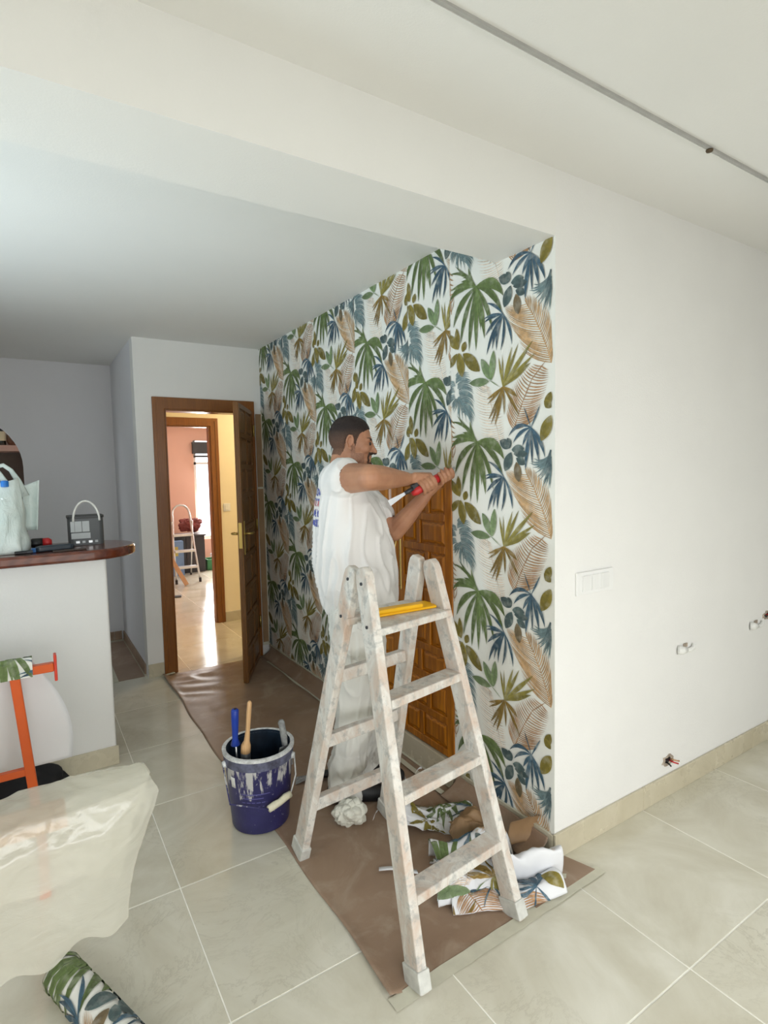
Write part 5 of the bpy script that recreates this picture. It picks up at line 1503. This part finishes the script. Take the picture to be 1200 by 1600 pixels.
# head
def hb_(f, s, u, r, n=20): ball(mb, H(f, s, u), r, n)
hb_(-0.014, 0, 0.030, (0.094, 0.076, 0.084), 28)
hb_(0.010, 0, 0.000, (0.082, 0.070, 0.080), 24)
hb_(0.034, 0, -0.030, (0.052, 0.057, 0.072), 24)
hb_(0.046, 0, -0.072, (0.044, 0.045, 0.026)); hb_(0.074, 0, -0.086, (0.018, 0.020, 0.016))
hb_(0.020, 0.044, -0.055, (0.040, 0.016, 0.030)); hb_(0.020, -0.044, -0.055, (0.040, 0.016, 0.030))
limb(mb, [H(0.080, 0, 0.012), H(0.094, 0, -0.012), H(0.104, 0, -0.028)], [0.011, 0.010, 0.012])
for s in (-1, 1):
    hb_(0.090, 0.011 * s, -0.033, 0.009, 12)
    hb_(0.056, 0.040 * s, -0.020, (0.028, 0.022, 0.024), 14)
    hb_(0.070, 0.028 * s, 0.020, (0.017, 0.026, 0.010), 14)
    # ear: outer shell and lobe
    hb_(-0.006, 0.078 * s, 0.000, (0.014, 0.007, 0.026), 14); hb_(0.001, 0.083 * s, -0.026, (0.008, 0.008, 0.010), 12)
    limb(mb, [H(-0.005 + 0.0145 * math.cos(a), (0.084 + 0.007 * max(0, -math.cos(a))) * s, 0.003 + 0.029 * math.sin(a)) for a in [math.radians(q) for q in (-10, 30, 70, 110, 150, 190, 230, 262)]], [0.0042, 0.0048, 0.0052, 0.0052, 0.005, 0.0048, 0.0048, 0.005], 8, 2)
hb_(0.082, 0, -0.052, (0.012, 0.024, 0.0065), 14); hb_(0.080, 0, -0.064, (0.011, 0.021, 0.0065), 14)
# legs and feet (inside trousers and shoes)
for hp, kn_, an in ((HR, KR, AR_), (HL, KL, AL_)):
    limb(mb, [hp, kn_ + Vector((0, 0, 0.02)), kn_ - UP * 0.12, an], [0.085, 0.058, 0.056, 0.040])
    limb(mb, [an - UP * 0.035, an + FW * 0.10 - UP * 0.05, an + FW * 0.17 - UP * 0.055], [0.036, 0.032, 0.024])
# arms
limb(mb, [SR + Vector((0.02, 0.03, -0.01)), SR, EL_R], [0.074, 0.070, 0.053], sub=4)
limb(mb, [EL_R, EL_R.lerp(WR_R, 0.3), WR_R], [0.052, 0.051, 0.031], sub=4)
limb(mb, [SL, EL_L], [0.064, 0.047], sub=4)
limb(mb, [EL_L, EL_L.lerp(WR_L, 0.3), WR_L], [0.046, 0.045, 0.029], sub=4)
# hands closed round the tool
def grip(wrist, ax0, spread, e1, sweep, R, order, thumb_at, thumb_sweep, thumb_e):
    """four fingers wrapped round the tool axis; ax0 = axis point between the middle fingers"""
    e1 = Vector(e1); e1 = (e1 - TD * e1.dot(TD)).normalized(); e2 = TD.cross(e1)
    lens = [0.92, 1.0, 0.97, 0.80]
    roots = []
    for i in range(4):
        k = (i - 1.5) * spread * order
        a0 = ax0 + TD * k
        pts = []
        for j in range(6):
            th = sweep * lens[i] * j / 5
            pts.append(a0 + (e1 * math.cos(th) + e2 * math.sin(th)) * R)
        limb(mb, pts, [0.0105, 0.0098, 0.0098, 0.0090, 0.0088, 0.0074], 10, 2)
        roots.append(pts[0])
        limb(mb, [wrist, wrist.lerp(pts[0], 0.55) + e1 * 0.004, pts[0]], [0.024, 0.0155, 0.0115], 12, 3)
    # thumb leaves the side of the palm near its base
    tr_ = wrist.lerp(roots[0], 0.38)
    a0 = ax0 + TD * thumb_at
    tp = [tr_, wrist.lerp(roots[0], 0.60) + Vector(thumb_e) * 0.026]
    for j in range(3):
        th = thumb_sweep * (0.45 + 0.55 * j / 2)
        tp.append(a0 + (e1 * math.cos(th) + e2 * math.sin(th)) * (R + 0.002))
    limb(mb, tp, [0.017, 0.0145, 0.0120, 0.0112, 0.0085], 10, 3)
AXR = TOOL_A.lerp(TOOL_B, 0.30); AXL = TOOL_A.lerp(TOOL_B, 0.80)
grip(WR_R, AXR, 0.0205, (-0.75, 0.1, 0.55), 3.1, 0.029, 1, 0.045, -1.3, (0.2, -0.2, 0.9))
grip(WR_L, AXL, 0.0205, (0.35, 0.55, -0.75), -3.3, 0.029, 1, -0.045, 1.3, (-0.5, 0.1, 0.3))

def skin_mat():
    t = NT('skin')
    v = t.coords()
    c = t.ramp(t.noise(v, 9, 5), [(0.3, lin((170, 118, 90))), (0.7, lin((196, 144, 112)))])
    t.base(c); t.set(Roughness=0.5, **{'Subsurface_Weight': 0.06, 'Subsurface_Radius': (0.01, 0.004, 0.002)})
    t.bump(t.noise(v, 180, 3), 0.08, 0.002)
    return t.m
M['skin'] = skin_mat()
body_me = remesh(mb, 0.0034, 3)
man = finish('person', body_me, [M['skin']])
tag(man, 'person in white painter clothes trimming wallpaper above the cupboard', 'person')

# hair and beard: short growth following the skull
def grown(name, keep, lift, m):
    src = body_me; bm = bmesh.new(); bm.from_mesh(src); bm.normal_update()
    def loc(co):
        d = co - HC; return d.dot(HF), d.dot(RT_), d.dot(HU)
    cand = [f for f in bm.faces if (f.calc_center_median() - HC).length < 0.16 and keep(*loc(f.calc_center_median()))]
    ks = set(cand)
    bmesh.ops.delete(bm, geom=[f for f in bm.faces if f not in ks], context='FACES')
    bm.normal_update()
    for v in bm.verts:
        edge = any(e.is_boundary for e in v.link_edges)
        f, s, u = loc(v.co)
        L_ = lift(f, s, u)
        j = 0.0008 * mnoise.noise(v.co * 220)
        v.co += v.normal * (0.0007 if edge else L_ + j)
    me = bpy.data.meshes.new(name); bm.to_mesh(me); bm.free()
    return finish(name, me, [m], man)
def hair_keep(f, s, u):
    if abs(s) > 0.0775 and -0.030 < f < 0.014 and u < 0.034: return False     # the ear
    jag = 0.004 * mnoise.noise(Vector((f * 60, s * 60, u * 60)))
    pts = [(-0.12, -0.058), (-0.045, -0.056), (-0.030, -0.030), (-0.024, 0.010), (-0.016, 0.032), (0.004, 0.034), (0.010, 0.010), (0.016, -0.012), (0.020, -0.010), (0.024, 0.022), (0.036, 0.044), (0.052, 0.056), (0.066, 0.066), (0.09, 0.074)]
    for (f0, u0), (f1, u1) in zip(pts, pts[1:]):
        if f0 <= f < f1:
            return u + jag > u0 + (u1 - u0) * (f - f0) / (f1 - f0)
    return False
def hair_lift(f, s, u):
    return 0.0016 + 0.0075 * max(0, min(1, (u - 0.055) / 0.04))
def hair_mat():
    t = NT('dark_short_hair')
    v = t.coords((1, 1, 1))
    z = t.n.new('ShaderNodeSeparateXYZ'); t.l(t.coords(), z.inputs[0])
    k = t.math('MULTIPLY', t.math('SUBTRACT', z.outputs[2], HC.z - 0.05), 8.5, clamp=True)
    c = t.ramp(k, [(0.0, lin((122, 88, 68))), (0.5, lin((88, 62, 48))), (0.82, lin((62, 44, 34))), (0.95, lin((36, 25, 22)))])
    n = t.ramp(t.noise(v, 260, 3), [(0.3, (0.7, 0.7, 0.7)), (0.7, (1.2, 1.2, 1.2))])
    t.base(t.mix(1.0, c, n, 'MULTIPLY')); t.set(Roughness=0.75)
    t.bump(t.noise(v, 300, 2), 0.5, 0.003)
    return t.m
grown('hair', hair_keep, hair_lift, hair_mat())
M['beard'] = simple('beard_stubble', (92, 66, 52), 0.8, var=0.35, scale=220, bump=0.3, bscale=300)
M['moustache'] = simple('moustache_dark', (66, 47, 38), 0.8, var=0.3, scale=200, bump=0.3, bscale=300)
def beard_keep(f, s, u):
    if f > 0.066 and u < -0.034 and u > -0.047 and abs(s) < 0.030: return True
    if f > 0.062 and -0.104 < u < -0.078 and abs(s) < 0.026: return True
    if f > 0.064 and 0.022 < abs(s) < 0.032 and -0.080 < u < -0.040: return True
    return False
grown('beard', beard_keep, lambda f, s, u: 0.0030, M['moustache'])
def stubble_keep(f, s, u):
    return 0.0 < f < 0.060 and -0.098 < u < (-0.042 if f > 0.02 else -0.012) and abs(s) > 0.03
grown('stubble', stubble_keep, lambda f, s, u: 0.0009, simple('jaw_stubble', (158, 115, 92), 0.7, var=0.2, scale=200))
def brow_keep(f, s, u): return f > 0.066 and 0.018 < u < 0.029 and 0.012 < abs(s) < 0.046
grown('eyebrows', brow_keep, lambda f, s, u: 0.0018, M['moustache'])
for s in (-1, 1):
    e = MB(); ball(e, H(0.0775, 0.030 * s, 0.004), 0.0095, 14)
    build('eye', e, simple('eye_dark', (60, 46, 40), 0.2), man, smooth=True)

# T-shirt
def cloth(name, colr, rough=0.85, grime=0.0, gcol=(150, 148, 140)):
    t = NT(name); v = t.coords()
    c = lin(colr)
    col = t.ramp(t.noise(v, 3.5, 4), [(0.3, tuple(x * 0.95 for x in c[:3]) + (1,)), (0.7, c)])
    if grime:
        g = t.ramp(t.noise(v, 7, 6, 0.65, 0.8), [(0.57, (0, 0, 0)), (0.68, (grime, grime, grime))])
        col = t.mix(g, col, lin(gcol))
    t.base(col); t.set(Roughness=rough, **{'Sheen_Weight': 0.2})
    t.bump(t.noise(v, 260, 2), 0.12, 0.002)
    return t.m
def wrinkle(me, amp, sc, fn=None):
    me.update()
    nrm_ = [v.normal.copy() for v in me.vertices]
    for v, n in zip(me.vertices, nrm_):
        k = fn(v.co) if fn else 1.0
        r = 1 - 2.2 * abs(mnoise.noise(Vector((v.co.x * sc, v.co.y * sc, v.co.z * sc * 0.45))))
        r2 = mnoise.noise(Vector((v.co.x * sc * 2.3 + 4, v.co.y * sc * 2.3, v.co.z * sc * 1.3)))
        q = max(0.0, 1 - 3.0 * abs(mnoise.noise(Vector((v.co.x * sc * 2.1 + 9, v.co.y * sc * 2.1 + v.co.z * 3, v.co.z * sc * 0.5)))))
        v.co += n * ((amp * (0.6 * r + 0.4 * r2) + 0.55 * amp * q * q) * k)
    me.update()
sm = MB()
def C(a, z, b=0.0): return Vector((-0.413, 0.793, z)) + FW * a + RT_ * b
loft(sm, [(C(0.036, 0.905), 0.150, 0.180), (C(0.030, 0.95), 0.160, 0.195), (C(0.014, 1.02), 0.166, 0.198), (C(0.0, 1.15), 0.164, 0.196), (C(-0.008, 1.27), 0.152, 0.198),
          (C(-0.018, 1.36), 0.138, 0.198), (C(-0.032, 1.42), 0.112, 0.188), (C(-0.048, 1.466), 0.080, 0.135), (C(-0.056, 1.498), 0.064, 0.072), (C(-0.058, 1.512), 0.058, 0.062)], 40)
# right sleeve pushed up on the raised arm, left sleeve reaching forward
limb(sm, [SR + Vector((0.04, 0.07, -0.045)), SR + Vector((0.006, 0.02, -0.018)), SR.lerp(EL_R, 0.16)], [0.100, 0.088, 0.084], 20, 3)
limb(sm, [SL + Vector((-0.03, -0.05, -0.03)), SL.lerp(EL_L, 0.35), SL.lerp(EL_L, 0.66)], [0.105, 0.088, 0.078], 20, 3)
shirt_me = remesh(sm, 0.0055, 14)
# open the cuffs, neck and hem: remove end caps
def shirt_open(me):
    bm = bmesh.new(); bm.from_mesh(me)
    dR = (EL_R - SR).normalized(); cR = SR.lerp(EL_R, 0.34)
    dL = (EL_L - SL).normalized(); cL = SL.lerp(EL_L, 0.80)
    kill = []
    for f in bm.faces:
        c = f.calc_center_median()
        if c.z < 0.909 + 0.02 * (c - PEL).dot(FW): kill.append(f); continue
        if c.z > 1.506 and (Vector((c.x, c.y, 0)) - Vector((-0.445, 0.835, 0))).length < 0.10: kill.append(f); continue
        if (c - cR).dot(dR) > 0.016 and (c - cR).length < 0.14: kill.append(f); continue
        if (c - cL).dot(dL) > 0.012 and (c - cL).length < 0.13: kill.append(f); continue
    bmesh.ops.delete(bm, geom=kill, context='FACES')
    bm.to_mesh(me); bm.free(); me.update()
shirt_open(shirt_me)
wrinkle(shirt_me, 0.021, 7.5, lambda co: 0.45 + 0.9 * max(0, min(1, (1.40 - co.z) / 0.25)))
M['tee'] = cloth('white_cotton', (240, 238, 236))
shirt = finish('t_shirt', shirt_me, [M['tee']], man)
md = shirt.modifiers.new('thickness', 'SOLIDIFY'); md.thickness = 0.0018; md.offset = 1
shirt['label'] = 'loose white short-sleeved t-shirt'
# faded blue and red lettering on the back of the shirt
def back_print():
    bm = bmesh.new(); bm.from_mesh(shirt_me); bm.normal_update()
    kill = []
    for f in bm.faces:
        c = f.calc_center_median(); d = c - C(0, 0); s = (c - C(0, 1.3)).dot(RT_); a = (c - C(0, 1.3)).dot(FW)
        ok = a < -0.10 and -0.10 < s < 0.12 and 1.26 < c.z < 1.44
        if ok:
            row = (c.z - 1.26) / 0.045; fr = row % 1
            colm = ((s + 0.2) / 0.022) % 1
            ok = 0.15 < fr < 0.85 and colm < 0.72 and mnoise.noise(c * 160) > -0.25
        if not ok: kill.append(f)
    bmesh.ops.delete(bm, geom=kill, context='FACES')
    for v in bm.verts: v.co += v.normal * 0.0026
    me = bpy.data.meshes.new('back_print'); bm.to_mesh(me); bm.free()
    return me
t = NT('faded_shirt_print'); z_ = t.n.new('ShaderNodeSeparateXYZ'); t.l(t.coords(), z_.inputs[0])
t.base(t.ramp(t.math('MULTIPLY', t.math('SUBTRACT', z_.outputs[2], 1.26), 5.5, clamp=True), [(0.0, lin((84, 92, 168))), (0.40, lin((84, 92, 168))), (0.45, lin((196, 120, 128))), (0.62, lin((196, 120, 128))), (0.66, lin((96, 104, 176)))], 'CONSTANT'))
t.set(Roughness=0.8)
finish('back_print', back_print(), [t.m], shirt)

# trousers
pm_ = MB()
loft(pm_, [(PEL + Vector((0, 0, -0.13)), 0.125, 0.175), (PEL + Vector((0, 0, -0.03)), 0.130, 0.178), (PEL + Vector((0, 0, 0.05)), 0.120, 0.165)], 36)
for hp, kn_, an in ((HR, KR, AR_), (HL, KL, AL_)):
    limb(pm_, [hp - UP * 0.02, hp.lerp(kn_, 0.5), kn_, kn_ - UP * 0.14, an + UP * 0.06, an - UP * 0.045], [0.112, 0.102, 0.086, 0.080, 0.070, 0.072], 22, 3)
pants_me = remesh(pm_, 0.0055, 4)
def pants_cut(me):
    bm = bmesh.new(); bm.from_mesh(me)
    bmesh.ops.delete(bm, geom=[f for f in bm.faces if f.calc_center_median().z < 0.028], context='FACES')
    bm.to_mesh(me); bm.free(); me.update()
pants_cut(pants_me)
wrinkle(pants_me, 0.012, 11, lambda co: 1.5 if co.z < 0.25 else 1.0)
M['trousers'] = cloth('painter_trousers', (232, 231, 224), 0.9, 0.75, (172, 168, 158))
tro = finish('trousers', pants_me, [M['trousers']], man)
tro['label'] = 'baggy white painter trousers with grey stains'
# shoes
for an in (AR_, AL_):
    sh = MB()
    limb(sh, [an - FW * 0.045 - UP * 0.045, an + FW * 0.03 - UP * 0.042, an + FW * 0.11 - UP * 0.050, an + FW * 0.175 - UP * 0.056], [0.046, 0.047, 0.042, 0.034], 16, 3)
    me = remesh(sh, 0.006, 4)
    for v in me.vertices: v.co.z = max(0.0065, v.co.z)
    so = finish('shoe', me, [simple('black_shoe', (26, 27, 30), 0.6) if 'black_shoe' not in bpy.data.materials else bpy.data.materials['black_shoe']], man)

# ------------------------------------------------------------------ what he holds
ck = thing('cutter', 'red and black wallpaper cutter gripped in both hands', 'cutter', TOOL_A)
build('body', MB().tube([TOOL_A - TD * 0.02, TOOL_A, TOOL_A.lerp(TOOL_B, 0.5), TOOL_B - TD * 0.01, TOOL_B], [0.012, 0.0195, 0.0195, 0.018, 0.006], 12), M['red'], ck, smooth=True)
up_ = (UP - TD * UP.dot(TD)).normalized()
build('slide', MB().beam(TOOL_A + up_ * 0.022 - TD * 0.01, TOOL_A.lerp(TOOL_B, 0.45) + up_ * 0.022, 0.024, 0.020, up_), M['steel_dark'], ck, bevel=0.003)
build('button', MB().beam(TOOL_A.lerp(TOOL_B, 0.50) + RT_ * 0.0165, TOOL_A.lerp(TOOL_B, 0.57) + RT_ * 0.0165, 0.008, 0.014, RT_), M['white_plastic'], ck, bevel=0.002)
build('blade', MB().beam(TOOL_B - TD * 0.005, TOOL_B + TD * 0.028, 0.012, 0.001, up_), M['steel'], ck)
sk = thing('spatula', 'small steel spatula held under the right hand', 'spatula', (-0.24, 0.56, 1.42))
SP0, SP1 = Vector((-0.246, 0.556, 1.424)), Vector((-0.335, 0.575, 1.375))
sd = (SP1 - SP0).normalized()
build('handle', MB().tube([SP0 - sd * 0.0, SP0 + sd * 0.02, SP0 + sd * 0.04], [0.009, 0.010, 0.008], 10), M['steel_dark'], sk, smooth=True)
build('blade', MB().prism([(0, 0), (1, 0), (1, 1), (0, 1)], 0, 1, 'z') if False else MB().add(
    [SP0 + sd * 0.038 + up_ * 0.006, SP0 + sd * 0.038 - up_ * 0.006, SP1 + sd * 0.02 - up_ * 0.014, SP1 + sd * 0.02 + up_ * 0.014] +
    [p + RT_ * 0.0014 for p in (SP0 + sd * 0.038 + up_ * 0.006, SP0 + sd * 0.038 - up_ * 0.006, SP1 + sd * 0.02 - up_ * 0.014, SP1 + sd * 0.02 + up_ * 0.014)],
    [(0,1,2,3),(4,5,6,7),(0,1,5,4),(1,2,6,5),(2,3,7,6),(3,0,4,7)]), M['steel'], sk)
